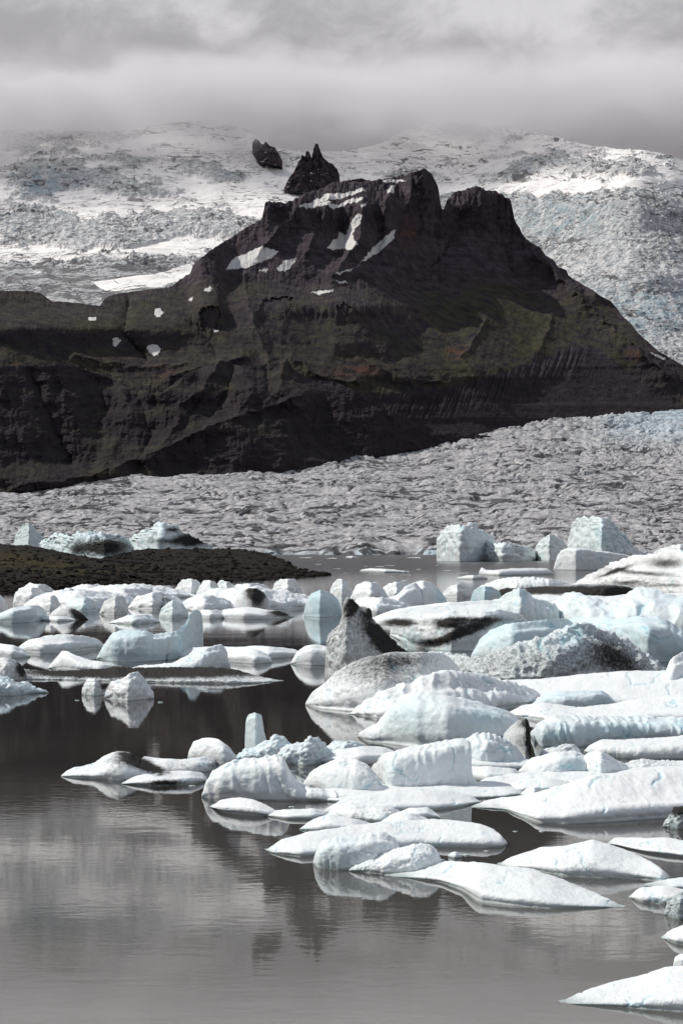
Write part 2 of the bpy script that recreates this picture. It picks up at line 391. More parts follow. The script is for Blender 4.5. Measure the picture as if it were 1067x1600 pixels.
def glac_a(X, Y, Z, PX, PY, K):
    wx = X + 25*fbm(X/80, Y/80, 1, 2); wy = Y + 25*fbm(X/80, Y/80, 5, 2)
    c, s = math.cos(R(22)), math.sin(R(22)); a = wx*c+wy*s; b = -wx*s+wy*c
    n = ridged(a/46, b/27, 0.3, 6, 0.6)
    ash = sstep(0.0, 0.4, fbm(a/150, b/120, 8, 4))
    low = sstep(0.15, -0.45, n)
    line = sstep(0.80, 0.95, 1-np.abs(perlin(a/60+3, b/38, 11)))
    d = 0.05 + 0.55*cuts(a, b)*sstep(-0.3, 0.2, fbm(a/70, b/70, 41, 3)) + 0.5*low + 0.4*ash*sstep(0.6, -0.1, n) + 0.8*sstep(0.84, 0.97, 1-np.abs(perlin(a/24+3, b/15, 17)))*sstep(-0.2, 0.2, fbm(a/90, b/90, 23, 3)) + 0.85*line*sstep(-0.1, 0.35, fbm(a/60, b/60, 21, 3))
    d *= 1-0.55*sstep(760, 660, PY)
    d += 0.3*blob(PX, PY, 1010, 805, 110, 35)*sstep(-.2, .3, fbm(a/40, b/40, 31, 4)) + 0.3*blob(PX, PY, 250, 800, 260, 12)*sstep(-.1, .3, fbm(a/50, b/50, 33, 4)) + 0.22*blob(PX, PY, 560, 838, 260, 18)*sstep(-.1, .3, fbm(a/40, b/40, 35, 4))
    blue = 0.9*sstep(855, 864, PY)*sstep(-0.2, 0.3, fbm(X/40, 0, 5, 2)) + 0.6*sstep(850, 1040, PX)*sstep(720, 660, PY)*sstep(-.1, .4, n)
    return {'dirt': np.clip(d, 0, 1), 'blue': np.clip(blue, 0, 1)}
gl = relief('glacier', -200, 1270, 1250, 560, lambda p: np.full(p.shape, 867.5), glac_crest, glac_front, glac_k, glac_d, M_GLAC, glac_a, back=120)
tag(gl, 'broad grey crevassed glacier tongue streaked with black ash ending in the lagoon', 'glacier', kind='structure')

# foothill spur and the mountain behind it
SNOW = [pts(s) for s in (
 '352,423 368,402 385,398 400,390 408,388 437,394 425,405 405,412 390,420', '405,424 412,420 420,421 416,427', '433,423 445,407 464,403 458,413 445,426',
 '524,431 540,425 560,418 572,402 582,390 590,378 605,372 616,364 616,376 600,390 585,398 570,410 548,424 530,432',
 '512,390 520,376 528,372 530,362 540,366 548,352 560,340 566,346 560,358 550,372 558,386 548,398 540,390 532,386 520,392', '562,328 572,324 571,332 563,333',
 '466,330 490,322 516,320 520,327 495,330 480,333', '512,328 540,318 566,314 567,320 540,325 515,331', '480,325 510,310 540,306 568,300 572,305 545,312 520,317',
 '603,305 609,298 618,296 614,308 604,312', '596,288 620,286 635,289 620,292 598,292',
 '240,484 248,481 256,487 250,496 243,493', '176,530 184,526 189,532 182,542 177,539', '230,540 243,538 254,544 246,556 240,556 232,548',
 '318,455 328,449 334,452 326,458', '331,512 338,514 343,516 336,520', '485,458 500,456 522,454 516,458 500,462', '525,441 540,440 546,443 530,446', '140,497 152,496 151,502 141,501',
 '293,466 301,464 301,470 294,470', '1012,551 1030,556 1040,562 1028,561')]
def snow_mask(PX, PY):
    jx = PX + 5.5*fbm(PX/8, PY/8, 1, 5, 0.65); jy = PY + 4*fbm(PX/8, PY/8, 6, 5, 0.65)
    m = np.zeros(PX.shape, bool)
    for P in SNOW:
        bx = (jx > P[:, 0].min()-1) & (jx < P[:, 0].max()+1)
        m |= inpoly(P, jx, jy) & bx
    return m.astype(float)
spur_crest = pf('-300,560 0,572 60,570 120,574 170,590 210,606 250,620 275,600 300,583 330,570 350,566 380,574 410,571 432,564 448,560 460,580 480,591 505,597 520,596 548,608 600,640 680,672 760,681 1400,690', 2)
def slopes_d(amp=1.0, gul=1.0):
    def d(X, Y, Z, PX, PY):
        wx = PX + 14*fbm(PX/60, PY/60, 2, 3)
        spur = ridged(wx/170, PY/260, 4.2, 4, 0.5)*24
        g = (1-2*np.abs(perlin(wx/26, PY/110, 3)))*5 + (1-2*np.abs(perlin(wx/9, PY/50, 9)))*2.4
        sm = 1-0.6*sstep(440, 470, PY)*sstep(600, 560, PY)
        f = fbm(PX/22, PY/14, 5, 5, 0.6)*16*sm
        return 0, -(amp*spur + gul*g*sm + amp*f), amp*2.2*fbm(PX/8, PY/8, 13, 4)
    return d
def polydist(P, x, y):
    d = np.full(x.shape, 1e9)
    for (x1, y1), (x2, y2) in zip(P[:-1], P[1:]):
        dx, dy = x2-x1, y2-y1; t = np.clip(((x-x1)*dx+(y-y1)*dy)/(dx*dx+dy*dy), 0, 1)
        d = np.minimum(d, np.hypot(x-x1-t*dx, y-y1-t*dy))
    return d
def ridges(PX, PY, S, sd):
    jx = PX+7*fbm(PX/22, PY/22, sd, 4); jy = PY+7*fbm(PX/22, PY/22, sd+5, 4); v = 0
    for P, w, a in S: v = v + a*np.exp(-polydist(pts(P), jx, jy)/w)
    return v
SPUR_R = [('95,574 110,640 150,700 190,748', 22, 34), ('50,585 80,655 118,740', 9, -26), ('192,600 205,640 182,705', 16, 28), ('217,612 236,680 214,742', 8, -26),
 ('250,618 284,655 262,690 240,720', 14, 26), ('10,600 30,660 60,740', 14, 22), ('-60,590 -30,740', 16, 26), ('345,568 318,610 285,632', 14, 30), ('380,572 400,610 370,650', 14, 22), ('362,575 352,620 330,650', 7, -22),
 ('40,760 160,742 260,703 330,668 400,644 470,622', 12, 42), ('448,560 436,610 470,640', 14, 30), ('415,572 420,610 440,640', 7, -24), ('300,583 270,612', 9, 20), ('520,600 540,650 500,700', 16, 14), ('150,592 165,640 150,680', 7, -22), ('330,612 300,640 290,665', 6, -18)]
MT_R = [('655,272 668,330 660,350', 14, 26), ('570,330 560,380 520,435', 8, 20), ('480,312 450,350 400,405', 9, 18), ('520,295 505,350 480,400', 8, 18), ('610,290 600,340 585,372', 9, 22), ('545,345 530,400', 6, -16), ('745,300 750,350', 18, 16), ('795,320 830,400 900,470', 14, 22), ('720,345 690,400 640,450', 6, -12), ('775,350 800,420 830,470', 7, -14),
 ('840,400 870,440 960,520 1040,590', 12, 34), ('380,560 330,575 270,590', 10, 26), ('120,560 220,575 300,570', 9, 18), ('455,560 500,590 560,600', 8, 20), ('560,560 620,590 700,600', 10, 16), ('200,470 190,520 230,560', 9, -20), ('290,455 300,500 340,550', 9, -18), ('380,430 395,500 420,560', 12, 18), ('640,500 600,550', 10, 14), ('760,500 720,560 740,590', 10, 16), ('860,500 840,550', 10, 16)]
def spur_k(PX, PY):
    n = fbm(PX/260, PY/22, 30, 4)
    k = 1.25 + 1.6*sstep(0.05, 0.4, n) - 1.0*sstep(-0.05, -0.35, n)
    return np.clip(k, 0.2, 5)*np.where(PY > glac_crest(PX[0])[None, :]+1, 0.3, 1)
def spur_d(X, Y, Z, PX, PY):
    a, dY, dZ = slopes_d(0.55, 0.9)(X, Y, Z, PX, PY)
    return 0, dY-0.62*ridges(PX, PY, SPUR_R, 4), dZ
def spur_a(X, Y, Z, PX, PY, K):
    g = sstep(0.0, 1.0, 0.45+0.8*fbm(PX/70, PY/50, 31, 3))*sstep(1.0, 1.6, K)
    dark = blob(PX, PY, 560, 660, 200, 50)
    g = np.clip(g*(1-dark), 0, 1)*0.9*sstep(560, 400, PX)
    cl = 0.9*sstep(0.9, 0.3, K)*sstep(-0.1, 0.3, fbm(PX/40, PY/30, 34, 3))
    return {'green': g, 'red': 0*PX, 'cliff': cl, 'snow': 0*PX}
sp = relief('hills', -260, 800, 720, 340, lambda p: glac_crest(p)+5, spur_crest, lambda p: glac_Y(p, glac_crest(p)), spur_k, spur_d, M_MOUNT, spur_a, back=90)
tag(sp, 'dark gullied foothill rising straight from the glacier edge', 'hill', kind='structure')

mt_crest = pf('-300,450 0,455 50,456 68,461 82,471 110,473 158,479 166,466 185,459 215,455 250,451 268,449 282,436 300,428 296,420 330,392 360,374 385,358 408,346 413,342 414,322 422,320 445,322 462,316 480,309 505,299 520,291 540,287 560,291 580,286 600,286 622,281 640,276 655,277 661,270 667,274 675,282 682,295 686,312 688,336 693,334 697,318 706,309 718,304 738,299 748,298 758,304 772,305 786,312 796,322 800,346 810,362 818,376 838,388 850,402 866,410 868,420 884,424 887,434 905,444 925,456 940,466 952,470 966,486 972,496 984,506 996,522 1012,535 1028,550 1050,562 1067,572 1400,640', 1.6)
mor_top = pf('-300,700 380,650 470,628 560,616 640,612 700,606 760,590 820,572 860,556 900,540 930,545 980,580 1067,640 1400,700', 6)
def mt_k(PX, PY):
    k = 1.75 + 0*PX
    n = fbm(PX/420, PY/13, 50, 4); k = k + 1.5*sstep(0.1, 0.4, n) - 1.3*sstep(-0.1, -0.35, n)
    def band(k, x, y, rx, ry, val, w=1.0): 
        b = np.clip(blob(PX, PY, x, y, rx, ry)*1.8, 0, 1)*w; return k*(1-b)+val*b
    k = band(k, 600, 488, 170, 11, 0.25); k = band(k, 600, 462, 240, 13, 4.5)
    k = band(k, 90, 525, 160, 13, 0.3); k = band(k, 120, 493, 170, 14, 4.5)
    k = band(k, 240, 527, 45, 10, 0.4); k = band(k, 325, 495, 22, 20, 0.3)
    k = band(k, 350, 460, 260, 14, 4.0)
    k = band(k, 540, 308, 110, 17, 3.6); k = band(k, 420, 333, 30, 14, 0.25)
    k = band(k, 550, 350, 130, 16, 0.55); k = band(k, 660, 300, 26, 38, 0.3)
    k = band(k, 755, 335, 45, 22, 0.35); k = band(k, 875, 425, 16, 8, 0.2); k = band(k, 940, 470, 20, 12, 0.3)
    k = band(k, 620, 400, 260, 36, 1.5); k = band(k, 800, 520, 170, 40, 2.6)
    k = band(k, 620, 560, 200, 14, 2.8); k = band(k, 560, 548, 50, 12, 0.8)
    return np.clip(k, 0.15, 6)
_dent = []
CANYON = [pts(s) for s in ('410,471 425,466 445,464 457,467 453,480 449,494 440,506 430,521 418,516 407,507 406,490 408,478', '311,488 324,480 342,480 345,494 338,504 336,518 322,520 314,508', '526,478 538,474 548,480 545,495 540,508 532,520 527,508')]
def canyon_mask(PX, PY):
    jx = PX + 7*fbm(PX/7, PY/14, 21, 4, .65); jy = PY + 9*fbm(PX/6, PY/14, 26, 4, .65)
    m = np.zeros(PX.shape)
    for P in CANYON: m = np.maximum(m, inpoly(P, jx, jy)*np.clip((P[:, 1].max()+4-PY)/(P[:, 1].max()-P[:, 1].min()), 0, 1)**0.8)
    return m
_bump = [(655, 320, 26, 40, 24), (560, 360, 14, 60, 26), (480, 375, 18, 50, 22), (610, 350, 14, 50, 30), (745, 335, 40, 30, 24), (420, 350, 12, 30, 25), (530, 370, 8, 40, -22), (590, 370, 9, 45, -26)]
def mt_d(X, Y, Z, PX, PY):
    _, dY, dZ = slopes_d(0.5, 0.7)(X, Y, Z, PX, PY)
    mt = mor_top(PX[0])[None, :]
    mor = sstep(-8, 12, PY-mt)
    up = sstep(440, 400, PY)
    tal = np.clip(1.5*blob(PX, PY, 740, 410, 130, 42, 22)+1.4*blob(PX, PY, 410, 402, 130, 30, -8), 0, 1)
    dY = dY*(1-0.8*mor)*(1+0.25*up)*(1-0.6*tal)
    for (x, y, rx, ry, a) in _dent: dY = dY + a*np.clip(1.6*blob(PX+5*fbm(PX/12, PY/12, 2, 3), PY, x, y, rx, ry), 0, 1)
    for (x, y, rx, ry, a) in _bump: dY = dY - a*blob(PX+6*fbm(PX/20, PY/20, 7, 3), PY, x, y, rx, ry)
    dY = dY - ridges(PX, PY, MT_R, 8)*(1-mor)
    dY = dY + 8*canyon_mask(PX, PY)
    # fluted lateral moraine wall
    lean = PX + (PY-620)*0.35
    fl = (1-2*np.abs(perlin(lean/7.0, PY/90, 3)))*5.5 + (1-2*np.abs(perlin(lean/3.2, PY/60, 8)))*2.2
    dY = dY - fl*mor*sstep(60, 20, PY-mt)*sstep(540, 640, PX)*sstep(950, 880, PX)
    cl = ridged(PX/11, PY/40, 3, 3)*12*(0.5*blob(PX, PY, 600, 488, 180, 14)+0.35*blob(PX, PY, 90, 525, 160, 16)+sstep(360, 320, PY))*(1-0.8*tal)
    dZ = dZ + 2.0*ridged(PX/7, PY/30, 17, 3)*sstep(500, 420, PY) + 4*ridged(PX/16, PY/22, 19, 4, .6)*sstep(380, 330, PY)
    return 0, dY-cl, dZ
def mt_a(X, Y, Z, PX, PY, K):
    mt = mor_top(PX[0])[None, :]
    mor = sstep(-6, 6, PY-mt+5*fbm(PX/25, PY/25, 3, 3))
    top = 432 + 18*fbm(PX/70, 0.5, 3, 3) + 26*sstep(760, 880, PX)
    g = sstep(-8, 26, PY-top)*(1-mor)*(0.55+0.6*fbm(PX/60, PY/35, 60, 4)+0.25*sstep(600, 760, PX))
    g *= 1-0.7*sstep(985, 1000, PX+0.5*(PY-560))
    cl = np.clip(0.7*sstep(0.75, 0.3, K), 0, 1)
    cl = np.maximum(cl, 0.0*PX)
    red = blob(PX, PY, 565, 577, 26, 8) + blob(PX, PY, 712, 548, 14, 7) + 0.7*blob(PX, PY, 715, 561, 12, 6) + blob(PX, PY, 640, 368, 24, 26)*0.8 + blob(PX, PY, 25, 570, 10, 4) + 0.6*blob(PX, PY, 250, 580, 26, 10) + blob(PX, PY, 985, 555, 12, 8)*0.9 + 0.7*blob(PX, PY, 930, 472, 18, 6)+0.5*blob(PX, PY, 530, 585, 40, 8)
    s = snow_mask(PX, PY)
    return {'green': np.clip(g, 0, 1), 'red': np.clip(red, 0, 1), 'cliff': cl*(1-s), 'snow': s}
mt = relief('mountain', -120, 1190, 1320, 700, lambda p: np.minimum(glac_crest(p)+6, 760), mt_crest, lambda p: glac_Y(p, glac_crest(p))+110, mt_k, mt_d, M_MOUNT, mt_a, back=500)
tag(mt, 'dark basalt mountain with mossy terraces, a twin rocky summit and old snow patches', 'mountain', kind='structure')

# ice cap rising into the cloud
cap_crest = pf('-400,208 0,206 90,208 160,212 250,200 330,186 385,200 410,220 440,234 520,236 600,228 640,192 720,186 800,205 900,222 1000,236 1067,246 1500,262', 12)
def cap_k(PX, PY):
    k = 4.5 + 2.0*fbm(PX/700, PY/40, 70, 3)
    k = k - 2.0*sstep(0.02, 0.3, fbm(PX/600, PY/26, 72, 3)) 
    k = k - 2.5*blob(PX, PY, 930, 345, 300, 22) - 2.5*blob(PX, PY, 1000, 500, 120, 40)
    return np.clip(k, 1.5, 12)
def cap_mask(PX, PY):
    wx = PX + 30*fbm(PX/80, PY/50, 3, 3); wy = PY + 12*fbm(PX/60, PY/40, 9, 3)
    m = 1.3*sstep(640, 760, wx)*sstep(296, 322, wy)
    m = m + 1.0*blob(wx, wy, 70, 285, 60, 34, -20) + 1.1*blob(wx, wy, 190, 292, 80, 15, 10) + 0.7*blob(wx, wy, 205, 255, 22, 10)
    m = m + 0.9*blob(wx, wy, 330, 268, 70, 12, 8) + 0.9*blob(wx, wy, 280, 335, 90, 8, -4) + 1.2*blob(wx, wy, 120, 365, 200, 26, 4) + 0.25*blob(wx, wy, 150, 250, 220, 30) + 0.4*blob(wx, wy, 880, 250, 220, 30)
    m = m + 1.1*blob(wx, wy, 330, 352, 90, 12, 4) + 1.0*sstep(405, 425, wy+0.06*wx)*sstep(330, 250, wx)
    m = m + 1.1*blob(wx, wy, 830, 262, 60, 8, -20) + 0.9*blob(wx, wy, 960, 265, 60, 16, 10) + 0.8*blob(wx, wy, 640, 272, 60, 8) + 0.9*blob(wx, wy, 120, 215, 100, 12) + 0.8*blob(wx, wy, 20, 220, 50, 22) + 0.8*blob(wx, wy, 740, 205, 60, 14, 10)
    m = m + 0.8*blob(wx, wy, 730, 318, 70, 10)
    snow = inpoly(pts('140,436 190,432 240,426 300,405 318,400 300,430 282,440 250,452 190,456 165,452'), wx*0.3+PX*0.7, PY)
    snow |= inpoly(pts('180,392 240,378 300,370 330,380 280,394 220,398'), PX, wy*0.3+PY*0.7)
    m = np.where(snow, 0, m)
    n = fbm(PX/38, PY/9, 80, 6, 0.68)
    return sstep(0.34, 0.72, np.clip(m, 0, 1.2)*0.85 + 0.06 + 0.95*n)
def cap_d(X, Y, Z, PX, PY):
    m = cap_mask(PX, PY)
    s1 = ridged(X/75+0.4*Y/90, Y/45, 2, 5, 0.6); s2 = ridged(X/40, Y/22, 4, 4, 0.6)
    b = fbm(X/420, Y/420, 1, 4)
    f = 1-0.65*sstep(405, 425, PY)*sstep(360, 300, PX)
    return 0, 0, 34*b + m*f*(13*s1 + 10*s2) + (1-m)*(3.0*fbm(X/80, Y/60, 6, 4)+5*ridged(X/260, Y/60, 12, 4))
def cap_a(X, Y, Z, PX, PY, K):
    m = cap_mask(PX, PY)
    s1 = ridged(X/75+0.4*Y/90, Y/45, 2, 5, 0.6)
    blue = blob(PX, PY, 60, 300, 70, 35) + blob(PX, PY, 880, 350, 70, 30) + blob(PX, PY, 1010, 490, 110, 45) + 0.6*blob(PX, PY, 740, 300, 60, 25)+0.25
    strk = sstep(0.82, 0.96, 1-np.abs(perlin(PX/60+2*fbm(PX/40, PY/20, 4, 2), PY/6.5, 91)))*sstep(-0.05, 0.3, fbm(PX/60, PY/25, 93, 3))
    strk = np.maximum(strk, sstep(0.86, 0.97, 1-np.abs(perlin(PX/34+2*fbm(PX/30, PY/14, 5, 2), PY/3.6+1.5*fbm(PX/50, PY/30, 7, 2), 97)))*sstep(-0.15, 0.15, fbm(PX/70, PY/22, 98, 3)))
    d = m*0.8*sstep(0.25, -0.3, s1) + 0.75*strk + m*0.4*sstep(0.0, 0.4, fbm(PX/50, PY/9, 95, 4)) + 0.42*sstep(405, 430, PY+0.06*PX)*sstep(340, 240, PX)*m  # hollows and streaks: painted crevasse shade together with ash
    return {'crev': m, 'blue': np.clip(blue, 0, 1), 'dirt': np.clip(d, 0, 1)}
cap = relief('icecap', -240, 1310, 1350, 680, lambda p: np.full(p.shape, 640.0), cap_crest, lambda p: 4700+0*p, cap_k, cap_d, M_CAP, cap_a, back=2500)
tag(cap, 'snow and crevassed ice slopes of the ice cap climbing into cloud', 'ice cap', kind='structure')

_cpx, _cPY, _cY = LAST['d']
def cap_depth(x, y):
    j = int(np.argmin(np.abs(_cpx-x))); return float(_cY[int(np.argmin(np.abs(_cPY[:, j]-y))), j])
# rock peaks standing out of the ice cap
def peak(name, foot, crest, dy, label, seed, k=0.8, nc=220, nr=140, back=150):
    fp = pts(foot); x0, x1 = fp[0, 0], fp[-1, 0]
    dd = np.array([cap_depth(x, y) for x, y in fp])-dy-20; fx = fp[:, 0].copy(); fp[:, 1] += 4
    def d(X, Y, Z, PX, PY):
        e = np.sin(np.pi*np.clip((PX-x0)/(x1-x0), 0, 1))**0.6
        return 0, (1-e)*8 - 22*ridged(PX/18+seed, PY/16, seed, 4)*e - 7*fbm(PX/6, PY/4, seed+2, 4), 2.0*fbm(PX/4, PY/4, seed+5, 3)*e
    def a(X, Y, Z, PX, PY, K): return {'green': 0*PX, 'red': 0.3*sstep(0, .4, fbm(PX/20, PY/20, seed, 2)), 'cliff': 0.2*sstep(0, .3, fbm(PX/9, PY/9, seed, 3)), 'snow': sstep(0.32, 0.4, fbm(PX/12, PY/5, seed+3, 3))*0.8*sstep(0.25, 0.6, (PY-PY.min())/(PY.max()-PY.min()))}
    o = relief(name, x0, x1, nc, nr, lambda p: interp(fp, p), pf(crest), lambda p: np.interp(p, fx, dd), lambda PX, PY: k+0*PX, d, M_MOUNT, a, back=back)
    return tag(o, label, 'rock peak')
peak('rock_peak', '444,296 470,298 500,296 532,292', '444,292 452,277 460,267 464,258 470,248 472,242 476,246 479,236 483,238 487,248 490,232 493,224 497,225 501,238 505,246 512,252 520,256 527,264 530,272 532,290', 30, 'jagged two-pronged black rock peak standing alone in the snow', 3)
peak('rock_peak', '394,226 402,245 410,251 424,254 441,256', '394,222 399,216 404,219 408,225 412,226 416,221 421,228 430,231 436,240 441,250', 30, 'small dark rock tooth ridge above and left of the pronged peak', 11, back=100)
peak('rock_peak', '530,298 560,300 590,294', '530,292 536,284 548,281 562,279 575,282 590,290', 30, 'low dark rock outcrop right of the pronged peak', 17, back=60)


# moraine mound beside the water
mor_crest = pf('-120,846 0,851 30,852 60,855 95,862 130,870 160,873 185,866 215,859 260,857 300,858 350,857 390,860 420,866 445,876 465,889 480,894 505,897 512,898', 3)
mor_foot = pf('-120,932 0,927 60,924 130,918 200,914 300,912 380,908 440,905 490,901 512,899', 3)
def mor_k(PX, PY): return np.clip(F*HC/np.clip(PY-YH, 14, 100)**2*0.35, 0.5, 9)
def mor_d(X, Y, Z, PX, PY):
    e = sstep(512, 490, PX)*sstep(0, 12, mor_foot(PX[0])[None, :]-PY)
    return 0, 0, e*(0.7*fbm(X/9, Y/9, 1, 4)+0.3*fbm(X/1.8, Y/1.8, 3, 4))
def mor_a(X, Y, Z, PX, PY, K): return {'green': np.clip(1.3*blob(PX, PY, 30, 878, 110, 13, 8) + 0.6*blob(PX, PY, 170, 890, 80, 7), 0, 1)}
mo = relief('hill', -120, 512, 700, 220, mor_foot, mor_crest, lambda p: dist_at(mor_foot(p)), mor_k, mor_d, M_MOR, mor_a, back=40)
tag(mo, 'low dark gravel mound with brown moss beside the lagoon', 'hill', kind='structure')
# loose stones on it
def stones(name, n, seed):
    rg = np.random.default_rng(seed)
    ico = np.array([[0,0,1],[.9,0,.4],[.28,.85,.4],[-.72,.53,.4],[-.72,-.53,.4],[.28,-.85,.4],[.72,.53,-.4],[-.28,.85,-.4],[-.9,0,-.4],[-.28,-.85,-.4],[.72,-.53,-.4],[0,0,-1]])
    fc = np.array([[0,1,2],[0,2,3],[0,3,4],[0,4,5],[0,5,1],[1,6,2],[2,7,3],[3,8,4],[4,9,5],[5,10,1],[2,6,7],[3,7,8],[4,8,9],[5,9,10],[1,10,6],[11,7,6],[11,8,7],[11,9,8],[11,10,9],[11,6,10]])
    me = mo.data; nv = 700*220; co = np.empty(len(me.vertices)*3, np.float32); me.vertices.foreach_get('co', co); co = co.reshape(-1, 3)[:nv]
    idx = rg.integers(0, nv, n); V = []; Q = []
    for j, i in enumerate(idx):
        s = 0.08 + 0.7*rg.random()**6
        v = ico*(1+0.35*rg.normal(size=(12, 1)))*s*np.array([1, 1, .7]) + co[i]
        V.append(v); Q.append(fc+12*j)
    o = mesh_raw(name, np.vstack(V), np.vstack(Q), M_MOR, {'green': np.zeros(12*n)}, smooth=False)
    return o
st = stones('gravel', 9000, 4); tag(st, 'loose dark stones strewn over the gravel mound', 'gravel', kind='stuff')

# cloud lying on the ice cap
def build_cloud():
    me = bpy.data.meshes.new('cloud'); x, y0, y1, z0, z1 = 3000, 5900, 9000, 1130, 1600
    v = [(-x,y0,z0),(x,y0,z0),(x,y1,z0),(-x,y1,z0),(-x,y0,z1),(x,y0,z1),(x,y1,z1),(-x,y1,z1)]
    me.from_pydata(v, [], [(0,3,2,1),(4,5,6,7),(0,1,5,4),(1,2,6,5),(2,3,7,6),(3,0,4,7)])
    o = bpy.data.objects.new('cloud', me); col.objects.link(o)
    m = bpy.data.materials.new('cloud_vapour'); m.use_nodes = True; t = NT(m.node_tree); t.n.clear()
    out = t.new('ShaderNodeOutputMaterial'); pv = t.new('ShaderNodeVolumePrincipled')
    pos = t.new('ShaderNodeNewGeometry').outputs['Position']
    sp = t.new('ShaderNodeSeparateXYZ'); t.l.new(pos, sp.inputs[0])
    n = t.noise(t.mapping(pos, scale=(1, 1, 1.8)), 0.0034, 6, 0.6, 0.4)
    base = t.math('ADD', t.math('SUBTRACT', sp.outputs[2], 1300), t.math('MULTIPLY', t.math('SUBTRACT', n, 0.5), 620))
    low = t.ramp(base, -60, 140)
    hi = t.ramp(t.math('ADD', sp.outputs[2], t.math('MULTIPLY', t.math('SUBTRACT', n, 0.5), 360)), 1480, 1600, 1.0, 0.0)
    fr = t.ramp(t.math('ADD', sp.outputs[1], t.math('MULTIPLY', t.math('SUBTRACT', n, 0.5), 700)), 5950, 6400)
    fx = t.ramp(t.math('ABSOLUTE', sp.outputs[0]), 2300, 2980, 1.0, 0.0)
    d = t.math('MULTIPLY', t.math('MULTIPLY', low, hi), t.math('MULTIPLY', fr, fx))
    d = t.math('MULTIPLY', d, 0.010)
    t.l.new(d, pv.inputs['Density']); pv.inputs['Color'].default_value = (0.89, 0.88, 0.90, 1)
    pv.inputs['Anisotropy'].default_value = 0.1
    t.l.new(pv.outputs[0], out.inputs['Volume'])
    me.materials.append(m)
    m.cycles.volume_step_rate = 1.0
    return tag(o, 'grey cloud resting on the upper slopes of the ice cap', 'cloud', kind='stuff')
build_cloud()

